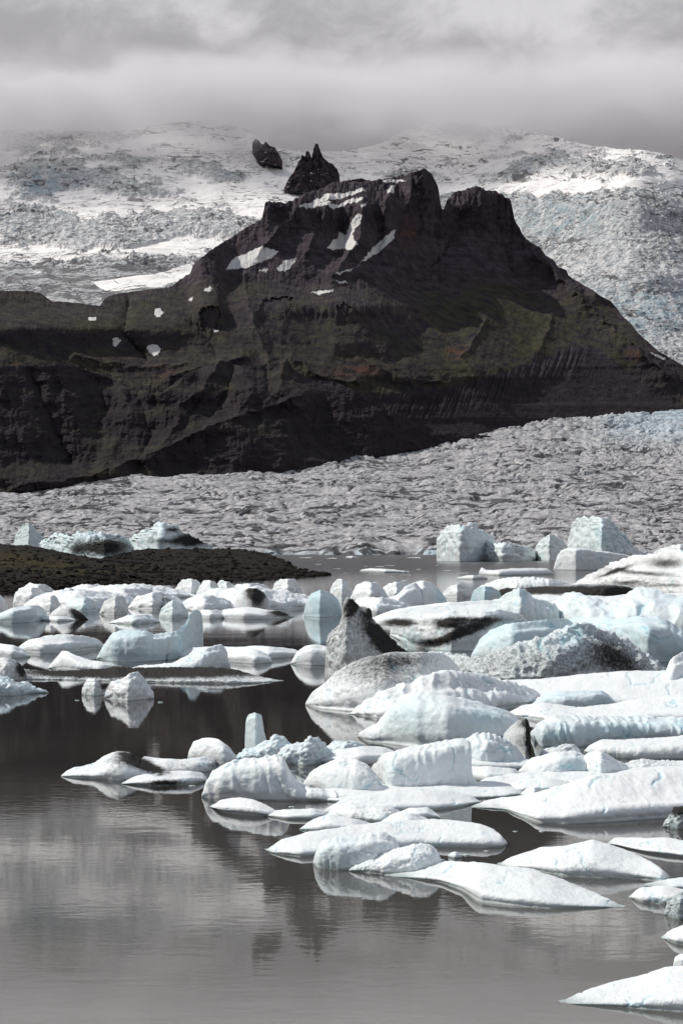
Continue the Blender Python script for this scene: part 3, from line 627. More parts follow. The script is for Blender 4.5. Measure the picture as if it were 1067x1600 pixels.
# ------------------------------------------------------------------ floating ice
# A lobe is swept across the berg: each column has its waterline, a front face, a rounded shoulder, a crest and a far side.
def lobe(top, bot, s=0.4, n=2.6, w=0.7, e=0.45, back=0.8, amp=1.0, rib=0.0, rough=0.0, dim=0.0, cut=0.3, sm=None, far=False, base=-0.35, seed=0, q=1.0, ep=12, fac=0.3, lift=0.0, crag=0.0):
    T = pts(top); B = pts(bot); x0, x1 = T[0, 0], T[-1, 0]; wpx = x1-x0
    nu = int(np.clip(wpx*0.85*q, 26, 420)); ph = max(np.max(interp(B, T[:, 0])-T[:, 1]), 3)
    nf = int(np.clip(ph*0.95*q, 16, 90)); nb = max(8, nf//3)
    xi = -np.cos(np.linspace(0, np.pi, nu)); xi = 0.55*xi + 0.45*np.linspace(-1, 1, nu)
    px = x0 + (xi+1)/2*wpx
    t = smooth1(interp(T, px), (sm if sm is not None else min(1.6, wpx*0.015))/wpx*nu); b = smooth1(interp(B, px), min(4.0, wpx*0.03)/wpx*nu)
    off = px < -5; 
    edge = np.clip(1-np.abs(xi)**ep, 0, 1)**0.5
    P = np.maximum(b-t, float(np.clip((np.mean(B[:, 1])-900)/60, 1.2, 5.5)))*edge
    t = b-P
    Yf = dist_at(np.maximum(b, YH+3.2))
    dmax = 0.42*wpx/F*np.mean(Yf)*(0.5+0.5*s)
    plan = np.sqrt(np.clip(1-np.abs(xi)**2.4, 0, 1))
    flat = np.where(t > YH+0.6, F*HC/np.maximum(t-YH, 0.6)-Yf, 1e9)
    D = np.minimum(s*flat, dmax*plan*np.clip(0.35+P/ph, 0, 1)+0.02)
    D = np.minimum(D, s*flat); D = smooth1(D, max(2.0, 0.03*nu)); D = np.maximum(D, 0.01)
    Yr = Yf+D; zr = np.maximum(HC-(t-YH)*Yr/F, 0.012)
    unit = np.mean(Yf)/F                                   # metres per pixel here
    Bk = back*(0.75*D+0.5*zr)+0.05
    # cross section
    a = np.linspace(0, 1, nf); fa = 0.62
    rows_d, rows_z = [], []
    for v in a:
        if v < fa:
            th = (v/fa)*np.pi/2
            d = e*(1-np.cos(th)**(2/n)); z = w*np.sin(th)**(2/n)
        else:
            u = (v-fa)/(1-fa); d = e+(1-e)*u; z = w+(1-w)*(u*u*(3-2*u)*0.5+u*0.5)
        rows_d.append(d); rows_z.append(z)
    rows_d = np.array(rows_d)[:, None]; rows_z = np.array(rows_z)[:, None]
    Y = Yf+rows_d*D; Z = rows_z*zr
    yb, zb = [], []
    for j in range(1, nb+1):
        th = j/nb*np.pi/2; yb.append(Yr+Bk*np.sin(th)); zb.append(zr*np.cos(th)**0.8)
    zskirt = base*min(1.0, 0.3+unit*30)
    Y = np.vstack([Yf+0.02+cut*unit*4, Y]+yb+[yb[-1]]); Z = np.vstack([np.full(nu, zskirt), Z]+zb+[np.full(nu, zskirt)])
    X = (px-CX)/F*Y
    # relief of melted ice, pushed along the surface normal
    def normals(X, Y, Z):
        Pn = np.stack([X, Y, Z], -1); du = np.gradient(Pn, axis=1); dv = np.gradient(Pn, axis=0)
        N = np.cross(du, dv); N /= np.linalg.norm(N, axis=-1)[..., None]+1e-12; return N
    N = normals(X, Y, Z)
    L = unit*np.clip(min(wpx*0.5, ph*1.6), 10, 130)       # size of the ice in metres
    S = seed*7.7
    below = sstep(-0.02, 0.05*L, Z)*0.85+0.15
    disp = 0.050*amp*L*fbm(X/L*1.6+S, Y/L*1.3, Z/L*2+S, 4, 0.5)
    disp += 0.011*amp*L*ridged(X/L*3.2+S, Y/L*2.0, Z/L*3, 3)
    gro = np.exp(-(perlin(X/L*1.4+S, Y/L*1.0, Z/L*1.6+0.35*fbm(X/L*4, Y/L*4, Z/L*4, 3))/0.035)**2)*sstep(-0.05, 0.2, fbm(X/L*1.2+S, Y/L, Z/L, 2)); disp -= 0.022*L*gro
    if rib: disp += rib*L*0.035*(1-2*np.abs(perlin(X/L*6+S+0.6*fbm(X/L*3, Y/L*3, Z/L*3, 2), Y/L*0.8, Z/L*0.9)))
    if rough: disp += rough*L*0.05*fbm(X/L*7+S, Y/L*7, Z/L*9, 4, 0.65)
    if crag: disp += crag*L*0.10*(worley(X/L*3+S, Y/L*3, Z/L*3+1)-0.5)*-1
    if fac: disp += fac*L*0.045*(0.5-worley(X/L*7+S, Y/L*6, Z/L*8)) + fac*L*0.02*fbm(X/L*12+S, Y/L*9, Z/L*12, 3)
    if dim: disp += dim*L*0.06*(worley(X/L*9+S+0.5*fbm(X/L*9, Y/L*9, Z/L*9, 2), Y/L*6, Z/L*10)-0.5)
    if cut:                                                # undercut waterline
        under = np.exp(-(Z/(0.18*np.maximum(zr, .05)))**2); disp -= cut*0.16*L*under*(Z > -1)
    disp *= below*edge
    grain = unit*0.55*fbm(X/(unit*7)+S, Y/(unit*7), Z/(unit*5), 3, 0.6)*edge*below*(1+rough)
    dd = (disp+grain)[..., None]*N
    X = X+dd[..., 0]; Y = Y+dd[..., 1]; Z = Z+dd[..., 2]+lift*unit
    return X, Y, Z, gro
def spots(PX, PY, S, sd):
    v = np.zeros(PX.shape); jx = PX+4*fbm(PX/12, PY/8, sd, 3); jy = PY+3*fbm(PX/12, PY/8, sd+4, 3)
    for sp_ in S:
        x, y, rx, ry, a = sp_[:5]; v = v + a*blob(jx, jy, x, y, rx, ry, sp_[5] if len(sp_) > 5 else 0)
    return v
_n = [0]
def berg(name, label, lobes, dirt=(), blue=0.10, blues=(), d0=0.0, mat=None, group=None, cat=None, **kw):
    V, Q, DI, BL = [], [], [], []; off = 0; _n[0] += 1; sd = _n[0]
    for i, lb in enumerate(lobes):
        o = dict(kw); 
        if len(lb) > 2: o.update(lb[2])
        X, Y, Z, gro = lobe(lb[0], lb[1], seed=sd+0.37*i, **o)
        nr, nc = X.shape
        PX = CX+F*X/Y; PY = YH-F*(Z-HC)/Y
        V.append(np.stack([X, Y, Z], -1).reshape(-1, 3))
        q = np.arange(nr-1)[:, None]*nc+np.arange(nc-1)[None, :]
        Q.append(np.stack([q, q+1, q+nc+1, q+nc], -1).reshape(-1, 4)+off); off += nr*nc
        d = d0+spots(PX, PY, dirt, sd)+0.04
        DI.append(np.clip(d, 0, 1).ravel()); BL.append(np.clip(blue+0.5*gro+spots(PX, PY, blues, sd+9), 0, 1).ravel())
    V = np.vstack(V); c = np.array([V[:, 0].mean(), V[:, 1].mean(), 0.0]); V = V-c
    o = mesh_raw(name, V, np.vstack(Q), mat or M_ICE, {'dirt': np.concatenate(DI), 'blue': np.concatenate(BL)})
    o.location = c
    return tag(o, label, cat or {'iceberg': 'iceberg', 'ice_floe': 'ice floe', 'ice_chunk': 'ice chunk'}[name], group)
FL = dict(fac=0.12, s=0.80, n=3.0, w=0.62, e=0.22, back=0.5, amp=0.8)        # flat floe
HU = dict(s=0.45, n=2.4, w=0.8, e=0.55, back=0.9)                  # hump
BL = dict(s=0.30, n=3.4, w=0.85, e=0.4, back=0.9)                  # block with a steep face
def fl(**k): return {**FL, **k}
def hu(**k): return {**HU, **k}
def bl(**k): return {**BL, **k}

# --- nearest ice
berg('ice_floe', 'pointed white floe in the bottom corner of the lagoon', [('872,1566 905,1554 945,1543 1000,1528 1040,1514 1067,1512 1130,1516 1190,1540', '872,1567 900,1571 960,1575 1067,1583 1130,1588 1190,1575', fl(s=.62, w=.5))])
berg('ice_chunk', 'small rounded ice lump perched behind the corner floe', [('1051,1511 1054,1497 1064,1492 1085,1492 1105,1500', '1051,1513 1067,1517 1105,1514', bl())])
berg('ice_floe', 'small white floe tip between the grey ice chunk and the corner floe', [('1033,1466 1048,1454 1067,1448 1100,1446 1130,1455', '1033,1467 1055,1476 1090,1480 1130,1472', hu())])
berg('ice_chunk', 'glassy grey ice chunk at the frame edge below the short rounded floe', [('1037,1428 1043,1412 1052,1404 1060,1396 1075,1390 1095,1400', '1037,1430 1060,1440 1095,1440', bl(rough=1.5, crag=1))], d0=.34, blue=.3)
berg('ice_floe', 'short rounded white floe with a wet front just above the grey chunk', [('982,1401 1000,1388 1035,1385 1067,1390 1100,1396', '982,1403 1000,1411 1045,1415 1100,1412', fl(s=.6))])
berg('ice_floe', 'thin sliver of ice behind the short rounded floe', [('1006,1382 1030,1378 1060,1373 1100,1371 1120,1380', '1006,1385 1050,1390 1120,1389', fl())])
berg('ice_floe', 'lone low pyramid-shaped white floe with a faint grey patch', [('777,1350 800,1340 845,1326 880,1323 905,1318 925,1314 950,1320 990,1336 1020,1350 1040,1361 1048,1369', '777,1351 795,1357 830,1361 880,1370 940,1373 1000,1375 1035,1379 1048,1372', fl(s=.55, w=.5))], dirt=[(925,1350,40,10,.22)])
berg('ice_floe', 'long thin floe with an undercut front behind the pyramid-shaped floe', [('947,1316 960,1309 1000,1311 1040,1310 1067,1315 1130,1318 1170,1330', '947,1319 975,1326 1010,1334 1067,1341 1130,1345 1170,1340', fl(cut=1, s=.7))])
berg('ice_floe', 'irregular berg with a rounded block at one end tapering to a long wedge', [
 ('489,1340 491,1330 500,1318 515,1312 545,1309 575,1305 598,1303 612,1308 622,1318 628,1335', '489,1350 495,1358 530,1361 580,1361 628,1356', bl(s=.35, rib=.7)),
 ('545,1356 570,1342 600,1334 640,1322 670,1320 690,1325 701,1333 697,1345 690,1356', '545,1362 600,1367 650,1368 690,1364', hu(rough=1.2, s=.4)),
 ('600,1366 640,1358 668,1352 700,1349 750,1350 785,1356 830,1361 870,1374 910,1391 950,1406 976,1416', '600,1369 640,1373 690,1380 725,1394 745,1410 800,1417 860,1421 930,1420 976,1418', fl(s=.62, w=.5))], blue=.12, blues=[(520,1335,40,30,.2)])
berg('ice_floe', 'long low white slab behind the irregular wedge-ended berg', [
 ('414,1326 440,1312 480,1303 520,1297 560,1291 600,1286 650,1283 700,1283 750,1288 780,1296 791,1305 793,1316', '414,1328 425,1334 470,1340 510,1338 600,1330 660,1325 700,1325 760,1326 785,1325 793,1319', fl(s=.72)),
 ('590,1287 610,1275 625,1269 645,1272 675,1282', '590,1292 640,1296 675,1292', hu())])
berg('ice_floe', 'small low hump touching the back edge of the long low slab', [('468,1294 490,1280 515,1273 545,1278 585,1288', '468,1297 500,1301 555,1302 585,1296', fl(s=.6))])
berg('ice_floe', 'crumpled small floe with a raised snout beside the low hump', [('508,1274 525,1261 548,1255 580,1262 612,1264 632,1271', '508,1276 545,1284 600,1287 632,1279', hu(rough=.8))])
berg('ice_floe', 'little oval floe just beyond the crumpled snouted floe', [('618,1272 640,1263 668,1262 688,1275', '618,1276 650,1281 688,1279', fl(s=.6))])
berg('ice_floe', 'overhanging curled lip of ice in front of the wavy block row', [
 ('328,1259 345,1250 375,1247 398,1251 420,1261 438,1270', '328,1262 345,1271 380,1275 410,1277 438,1275', fl(cut=1.5, s=.5)),
 ('415,1270 440,1266 465,1265 490,1264 512,1268', '415,1276 450,1281 490,1281 512,1274', fl(s=.6))])
berg('ice_floe', 'smooth grey white flat floe with a gently arched top below the twin swoops', [('500,1266 545,1248 590,1240 620,1235 660,1233 700,1237 735,1243 752,1250', '500,1271 560,1272 620,1269 680,1267 720,1262 752,1254', fl(s=.82, w=.5))])
berg('iceberg', 'wavy upright block with a concave end beside dark open water', [('315,1240 317,1226 323,1213 343,1200 368,1191 400,1186 425,1183 440,1184 446,1196 452,1212 462,1226 485,1234 520,1240 548,1248', '315,1246 340,1249 400,1251 450,1252 510,1253 548,1252', bl(s=.3, rib=.9, w=.9, sm=1.2))], blue=.12, blues=[(400,1215,50,18,.12)])
berg('iceberg', 'smooth leaning hump between the wavy block and the tall fluted berg', [('474,1222 490,1205 510,1193 530,1187 555,1187 573,1196 588,1212 598,1226 606,1238', '474,1228 510,1240 560,1244 606,1243', hu(rib=.4, s=.35))])
berg('iceberg', 'tall fluted berg with a sharp overhanging top corner at the heart of the floes', [('580,1192 600,1180 640,1170 675,1163 700,1158 722,1155 733,1160 731,1175 726,1190 731,1206 742,1220 752,1230', '580,1204 595,1228 610,1238 680,1238 752,1236', bl(s=.28, rib=.8, w=.9, sm=1.0))], blue=.14)
berg('ice_floe', 'low snowy shelf running along the foot of the fluted berg', [('470,1242 520,1232 580,1230 640,1227 700,1222 760,1226 800,1229 822,1237', '470,1250 540,1255 600,1254 700,1250 790,1247 822,1240', fl(s=.78))])
berg('ice_floe', 'flat greyish floe tucked between the fluted berg and the angular blue-shadowed berg', [('715,1196 745,1198 780,1199 805,1202 815,1211', '715,1214 760,1222 800,1220 815,1215', fl(s=.8))])
berg('ice_floe', 'two-part small floe at the tip of the broad ridged floe', [
 ('782,1228 820,1218 850,1216 885,1220 905,1228', '782,1232 810,1238 860,1240 905,1236', fl(s=.7)),
 ('813,1240 825,1232 843,1231 851,1238', '813,1244 835,1248 851,1242', hu())])
# --- pillar and brash
berg('iceberg', 'upright finger of pale ice rising out of glassy rubble', [
 ('382,1172 383,1150 384,1122 389,1117 397,1114 407,1117 411,1124 410,1135 414,1148 417,1160 419,1172', '382,1181 400,1184 419,1181', bl(s=.12, rough=.6, w=.93, e=.6, sm=.7)),
 ('368,1182 385,1171 402,1166 420,1157 432,1147 445,1153 452,1162 462,1168', '368,1189 420,1193 462,1190', hu(rough=2, crag=1.4, s=.3))], blue=.32)
berg('ice_chunk', 'dirty glassy rubble trailing away from the ice finger', [
 ('428,1178 445,1165 470,1160 488,1152 500,1155 506,1165 520,1170', '428,1193 480,1197 520,1190', hu(rough=2.4, crag=1.8, s=.35))], d0=.12, blue=.28)
berg('ice_chunk', 'flattened tail of translucent brash beyond the rubble', [('500,1172 520,1160 545,1158 562,1163 578,1170', '500,1182 540,1184 578,1178', hu(rough=2, crag=1.2))], blue=.3, d0=.05)
berg('ice_floe', 'low pale grey floe behind the leaning hump and the rubble', [('495,1182 530,1172 570,1166 600,1167 625,1176', '495,1192 560,1196 625,1192', fl(s=.75))], d0=.08)
berg('iceberg', 'smooth rounded white dome behind the ash-capped floe', [('293,1182 294,1172 303,1159 320,1153 340,1155 356,1165 367,1178 374,1190', '293,1187 320,1192 350,1195 374,1193', hu(s=.35, w=.82))])
berg('ice_floe', 'ash-capped floe of three fused lobes alone on dark water', [
 ('95,1210 115,1200 148,1195 165,1182 183,1175 203,1177 218,1187 235,1197 255,1205 275,1211', '95,1214 140,1217 195,1220 230,1218 275,1215', hu(s=.5)),
 ('212,1188 225,1182 250,1186 280,1188 315,1184 337,1186 347,1196', '212,1204 260,1210 310,1209 347,1202', hu(s=.6)),
 ('190,1223 215,1212 255,1206 295,1205 318,1208 326,1217', '190,1226 240,1229 300,1227 326,1221', fl(s=.5, cut=.8))],
 dirt=[(212,1187,26,10,1.0,25),(240,1203,26,7,.8,15),(185,1190,26,12,.4),(340,1195,12,10,.5),(290,1196,50,8,.3),(258,1224,30,4,.8)])
# --- right-hand pack
berg('iceberg', 'big swooping pale berg with a beak-like overhanging end', [
 ('558,1146 563,1141 588,1132 600,1118 615,1102 633,1088 650,1084 672,1085 700,1090 740,1099 790,1112 825,1128', '558,1152 575,1160 600,1162 650,1170 700,1173 780,1168 825,1160', hu(s=.33, w=.88, rib=.35, amp=.8))], blue=.18, blues=[(640,1120,40,26,.22),(760,1115,40,20,.3)])
berg('iceberg', 'ribbed grey shoulder of ice in front of the beaked berg', [('718,1172 730,1154 745,1148 770,1149 792,1160 808,1174 822,1190', '718,1198 760,1202 800,1200 822,1194', hu(s=.35, rib=2.0))], blue=.2)
berg('ice_chunk', 'glossy dark-sided boulder of dirty ice wedged between two bergs', [('778,1158 795,1138 808,1127 822,1122 833,1130 838,1147 836,1168 830,1182', '778,1164 800,1178 820,1192 830,1190', hu(s=.35, amp=.7))], dirt=[(832,1152,9,34,1.3),(818,1130,10,8,.5),(815,1160,16,20,.35)], d0=.10)
berg('iceberg', 'long high bank with a bluish steep face running out of frame', [
 ('828,1132 845,1123 870,1120 905,1122 950,1122 1000,1122 1067,1124 1180,1128', '828,1150 845,1168 905,1168 935,1163 1000,1157 1067,1156 1180,1156', bl(s=.3, w=.9, rib=1.1, amp=.8))], blue=.18, blues=[(1000,1140,120,18,.3),(880,1150,40,14,.3)])
berg('ice_floe', 'snowy shelf lying behind the long high bank', [('790,1110 815,1101 850,1099 900,1106 950,1102 1000,1092 1067,1085 1180,1083', '790,1118 850,1128 930,1130 1067,1130 1180,1130', fl(s=.7, w=.5))])
berg('ice_floe', 'thick rounded white slab in front of the long high bank', [('912,1170 922,1162 940,1156 980,1157 1030,1154 1067,1151 1180,1151', '912,1175 935,1184 1000,1187 1067,1187 1180,1187', bl(s=.42))])
berg('iceberg', 'angular berg with a blue-shadowed flank below the dirty boulder', [('808,1204 825,1189 850,1180 880,1174 900,1173 912,1180 922,1196 934,1210', '808,1208 835,1217 875,1219 934,1217', hu(s=.38, amp=1.3, e=.4))], blues=[(895,1200,22,16,.5)])  # blue spot paints the flank's shadow into the ice colour
berg('iceberg', 'lumpy berg with a scalloped skirt reaching towards the ridged floe', [
 ('905,1185 920,1176 935,1174 950,1180 965,1190 985,1197', '905,1216 940,1221 985,1216', hu(s=.4, rough=.8)),
 ('960,1200 985,1191 1005,1187 1030,1190 1067,1191 1130,1192', '960,1216 1010,1213 1067,1208 1130,1206', hu(s=.6, rough=1.8))])
berg('ice_chunk', 'cluster of small grey ice lumps in the dark gap before the long high bank', [('842,1178 855,1170 872,1168 884,1163 896,1164 908,1173', '842,1183 870,1184 908,1181', hu(rough=1.5, crag=1.4))], d0=.14)
berg('ice_floe', 'broad gently ridged floe filling the edge of the picture', [
 ('735,1256 765,1250 800,1249 850,1238 890,1226 930,1215 970,1209 1010,1206 1067,1206 1200,1206', '735,1262 790,1266 812,1276 840,1286 900,1288 960,1285 1020,1281 1067,1278 1200,1270', fl(s=.82, w=.42, rib=.22, fac=0, e=.14, q=1.2))], blue=.06)
berg('ice_chunk', 'black-topped glassy ice chunk cut by the frame beside the ridged floe', [('1035,1290 1043,1280 1050,1270 1053,1262 1067,1261 1090,1263 1110,1280', '1035,1293 1060,1297 1110,1297', bl(rough=2, crag=1))], dirt=[(1068,1264,22,8,1.4)], d0=.3, blue=.25)
# --- dirty ice in the middle distance
berg('iceberg', 'jagged ash-streaked ice fang towering over the dark water', [
 ('507,1052 507,1025 509,1002 518,988 530,978 537,962 537,942 543,935 550,938 562,948 575,962 590,977 602,988 618,1004 632,1016 645,1030', '507,1068 540,1074 590,1070 645,1056', bl(s=.22, n=2.2, w=.86, e=.6, crag=.6, rough=1.2, amp=1.3, sm=.8, ep=24)),
 ('558,953 565,947 578,951 587,957 588,964 583,975', '558,1062 575,1064 583,1060', bl(s=.1, crag=.5, sm=.5))], dirt=[(598,1000,34,11,1.1,45),(549,948,9,14,.9,30),(618,1020,26,12,.9,40),(580,958,12,8,.7)], d0=.33, blue=.1)  # dark spots: ash, and the shadow of the right side painted in
berg('iceberg', 'broad grey dome dusted with ash in front of the jagged fang', [
 ('477,1092 485,1082 505,1070 525,1052 550,1036 575,1026 610,1019 650,1018 685,1021 710,1032 730,1048', '477,1102 500,1108 545,1112 600,1115 660,1112 730,1098', hu(s=.55, w=.6, e=.35))], dirt=[(590,1050,80,28,.42),(620,1030,60,12,.3)], d0=.08)
berg('iceberg', 'low pale wrinkled dome with faint grey veins before the cratered berg', [
 ('545,1112 580,1092 620,1073 660,1059 700,1052 745,1054 790,1066 830,1076 850,1084', '545,1116 600,1124 680,1124 780,1112 850,1096', hu(s=.6, w=.6, rib=1.0))], dirt=[(720,1070,70,12,.2)], d0=.05)
berg('iceberg', 'large grey berg pitted all over with melt hollows', [
 ('640,1022 680,1022 720,1024 750,1027 775,1020 800,1012 830,1005 855,996 880,985 900,977 918,974 932,982 950,988 972,998 990,1012 1012,1024 1035,1036 1048,1048', '640,1040 700,1052 740,1064 800,1072 860,1072 920,1066 980,1060 1048,1054', hu(s=.40, w=.75, e=.6, dim=1.5, amp=1.5, rough=.7, q=1.5))], dirt=[(850,1035,170,30,.26),(960,1025,50,22,.42,35)], d0=.16, blue=.2, blues=[(905,995,20,18,.35)])
berg('iceberg', 'luminous sky-blue berg behind the pitted grey one', [
 ('735,1018 750,1000 765,985 778,979 792,975 820,972 850,968 880,966 905,970', '735,1030 800,1036 860,1032 905,1024', hu(s=.4)),
 ('860,975 900,968 960,968 1010,967 1040,969 1056,980 1067,990 1110,1010', '860,1010 940,1024 1010,1036 1067,1034 1110,1026', bl(s=.38, rib=.9))], blue=.45)
berg('iceberg', 'slab with a dark dirt-streaked hollow face and overhanging white rim', [
 ('609,972 625,966 660,962 700,957 740,958 780,954 815,960 830,968', '609,992 640,1012 700,1018 760,1018 800,1008 830,996', bl(s=.16, n=3.6, w=.95, cut=.9, rough=.7)),
 ('570,966 610,956 660,948 710,945 760,945 800,948 840,958', '570,976 620,984 700,984 780,984 840,978', fl(s=.6))], dirt=[(625,973,26,6,1.0),(700,975,22,7,1.0),(735,968,50,5,.6),(700,995,60,7,.75,-24),(740,985,45,6,.7,-20),(660,1005,30,4,.5)], blue=.12, blues=[(800,975,30,12,.5),(640,1002,20,14,.4)], d0=.05)
berg('iceberg', 'long rolling white ridge of ice stretching to the edge of frame', [
 ('755,955 775,942 795,926 810,921 822,924 838,936 855,942 875,945', '755,985 810,992 875,988', hu(s=.4, rib=1)),
 ('850,950 865,935 885,929 905,930 925,938 950,945 970,940 985,926 1002,921 1020,924 1045,932 1067,936 1180,940', '850,985 920,992 1000,994 1067,996 1180,996', hu(s=.5, rib=1.0))], blue=.28)
berg('ice_chunk', 'smooth pale blue oval boulder of ice beside the rounded white dome', [('735,934 740,922 752,916 768,917 780,924 786,934', '735,941 755,947 775,946 786,940', hu(s=.3, amp=.5))], blue=.6)
berg('iceberg', 'rounded white dome with a shaded blue flank beyond the dirt-streaked slab', [('625,944 636,922 648,910 660,907 674,910 685,921 696,934 703,946', '625,953 660,956 703,954', hu(s=.35)), ('580,950 600,940 622,928 635,915 648,909 660,915', '580,955 620,957 660,956', hu(s=.5))], blues=[(690,932,12,14,.5)])  # shade of the flank is a blue spot in the colour
berg('ice_floe', 'thin floe crusted along its length with black rubble', [('770,924 790,919 815,920 840,917 865,916 900,914 940,913 975,916 1004,922', '770,929 820,932 880,938 950,938 1004,928', hu(s=.45, rough=1.6))], dirt=[(790,924,30,6,.9),(850,922,60,6,.8),(950,924,60,9,.9)], d0=.2)
berg('ice_chunk', 'sooty rounded ice boulder lying on the rubble-crusted floe', [('946,917 956,908 972,902 984,901 990,908 992,918', '946,921 970,924 992,921', hu(s=.3))], d0=.5)
berg('ice_floe', 'scalloped snow-white floe behind the black rubble', [('745,918 770,909 790,904 815,903 850,904 880,909 895,917', '745,922 800,926 860,926 895,922', hu(s=.6, rib=1.6))])
berg('iceberg', 'broad creamy berg veined with brown dirt running out of frame', [
 ('885,914 905,904 930,893 955,882 985,872 1010,866 1040,862 1067,861 1180,858', '885,918 930,922 990,928 1067,934 1180,934', hu(s=.45, w=.6, rough=.7)),
 ('985,905 1005,896 1030,893 1067,894 1150,896', '985,926 1030,934 1067,938 1150,938', hu(s=.3, rough=1))], dirt=[(960,893,30,3,.7,-20),(1000,895,60,4,.5,5),(1040,880,30,9,.55),(980,910,30,3,.5),(1040,915,60,3,.4)], d0=.1, blue=.05)
berg('ice_floe', 'wide flat snow floe spread below the pitted grey berg', [('672,1078 720,1072 790,1064 860,1060 920,1054 970,1050 1030,1050 1067,1050 1180,1050', '672,1084 760,1096 850,1102 950,1104 1067,1104 1180,1104', fl(s=.85, w=.35))])
berg('ice_chunk', 'two-peaked small white lump on the wide flat snow floe', [('950,1084 957,1075 968,1068 980,1076 996,1072 1008,1078 1022,1088', '950,1094 985,1097 1022,1093', hu(s=.3, crag=.5))])
berg('ice_floe', 'low slab with a pale turquoise front at the edge of the wide snow floe', [('830,1098 850,1086 870,1081 905,1080 940,1079 952,1086 962,1100', '830,1104 880,1108 930,1108 962,1104', bl(s=.4))], blue=.4)
berg('iceberg', 'rounded mushroom-like white knob cut by the frame beyond the snow shelf', [('1008,1082 1026,1070 1038,1056 1044,1040 1052,1026 1067,1019 1100,1018 1130,1040', '1008,1092 1050,1095 1130,1090', hu(s=.25, amp=1.2))])
berg('ice_floe', 'snow-covered shelf filling the gap between the rounded dome and the dirt-streaked slab', [('590,958 640,948 700,942 760,938 800,942 830,950', '590,968 700,972 830,966', fl(s=.8))])
berg('ice_floe', 'uneven snow sheet joining the long rolling ridge to the rubble-crusted floe', [('730,946 780,936 840,930 900,932 960,932 1010,926 1067,926 1180,926', '730,958 840,962 1000,962 1180,960', fl(s=.8, amp=1.6))])
berg('ice_floe', 'trampled-looking snow sheet around the feet of the angular berg', [('735,1222 780,1212 850,1208 930,1204 1010,1202 1067,1200 1180,1200', '735,1232 850,1238 980,1236 1180,1230', fl(s=.85, amp=1.5))])
berg('ice_floe', 'thin sheet of grey slushy ice behind the tall fluted berg', [('600,1186 660,1178 740,1176 800,1180 840,1190', '600,1200 700,1206 840,1202', fl(s=.8))], d0=.06)
# --- bergs out on the far water
berg('iceberg', 'tall wedge-shaped berg with a flat top and one long shaded slope', [
 ('885,860 888,840 894,822 900,812 915,808 935,809 950,812 962,822 975,838 988,852 1000,862 1015,868', '885,872 940,874 1000,872 1015,870', dict(s=.25, n=2.2, w=.85, e=.6, sm=1, amp=1.3, rib=.5))], blue=.25, blues=[(960,840,30,20,.35)], mat=M_FAR, ep=24, fac=1.2)  # bluer spot puts the long slope's shade into the colour
berg('ice_floe', 'sheer-faced white slab floating before the tall wedge berg', [('864,888 870,872 876,861 888,856 910,857 935,860 960,864 985,868 1003,874', '864,891 900,892 950,891 1003,888', bl(s=.3, w=.95, e=.3))], blue=.15, mat=M_FAR, ep=24, amp=.7, fac=.6)
berg('iceberg', 'jagged white berg with diagonal grooves and a knob on top', [
 ('682,866 684,845 690,833 700,823 715,822 728,824 738,816 744,818 746,826 757,832 768,840 776,850 780,858', '682,877 720,878 780,877', bl(s=.2, rib=1.6, crag=.8, sm=.6))], blue=.22, mat=M_FAR, ep=24, fac=1.2)
berg('iceberg', 'low craggy berg joined beside the grooved one', [('735,868 745,852 760,847 780,850 800,851 820,855 835,860 842,868', '735,877 790,878 842,876', bl(s=.2, rough=2, crag=1, rib=1))], blue=.2, mat=M_FAR, ep=24, fac=1.2)
berg('iceberg', 'small pointed white berg between the craggy berg and the sheer slab', [('833,864 840,848 852,838 863,834 872,841 882,848 890,860', '833,876 860,877 890,874', bl(s=.2, crag=.8, rough=1))], blue=.2, mat=M_FAR, ep=24, fac=1.2)
berg('ice_floe', 'flat white floe with an upturned snout on the far water', [('748,890 752,885 760,891 775,891 800,888 830,888 855,888 866,896', '748,899 780,900 830,899 866,898', hu(s=.4))], mat=M_FAR, ep=24, blue=.1, fac=.5)
berg('ice_floe', 'tiny low floe near the snouted one', [('712,903 730,899 752,899 762,903', '712,905 740,906 762,904.5', hu())], mat=M_FAR, ep=24, fac=1.2)
berg('ice_floe', 'thin broken line of floating brash on the far water', [('562,891 580,888 600,889 620,891 640,893', '562,893 600,895 640,894.5', fl(rough=2))], mat=M_FAR, ep=24, fac=1.2)
berg('iceberg', 'small white berg top showing behind the creamy veined berg', [('1015,868 1030,858 1050,852 1067,851 1110,853', '1015,874 1060,876 1110,875', bl())], mat=M_FAR, ep=24, fac=1.2)
# --- ice on the other side of the lagoon, nearest first
berg('iceberg', 'blue swan-necked berg with a curled horn at one end', [
 ('150,1028 160,1015 168,1000 176,990 190,986 210,986 228,986 240,992 255,990 272,986 285,980', '150,1030 175,1034 220,1035 285,1030', bl(s=.28, w=.86, rib=.5)),
 ('262,990 280,984 290,974 296,960 304,953 316,953 325,962 327,976 325,990 318,1004', '262,1032 300,1026 318,1016', bl(s=.15, w=.9, sm=1))], blue=.42)
berg('ice_floe', 'smooth white fin-shaped floe in front of the blue swan-necked berg', [('75,1042 85,1030 96,1016 106,1017 120,1026 145,1033 178,1038 190,1045', '75,1045 120,1049 160,1050 190,1047', hu(s=.35))])
berg('ice_floe', 'low wing of ice with an upswept tip above the ash-black floe', [('200,1045 230,1040 270,1037 290,1028 320,1014 345,1006 352,1010 360,1030', '200,1047 260,1050 320,1050 360,1044', hu(s=.35, rib=.5))], blue=.15)
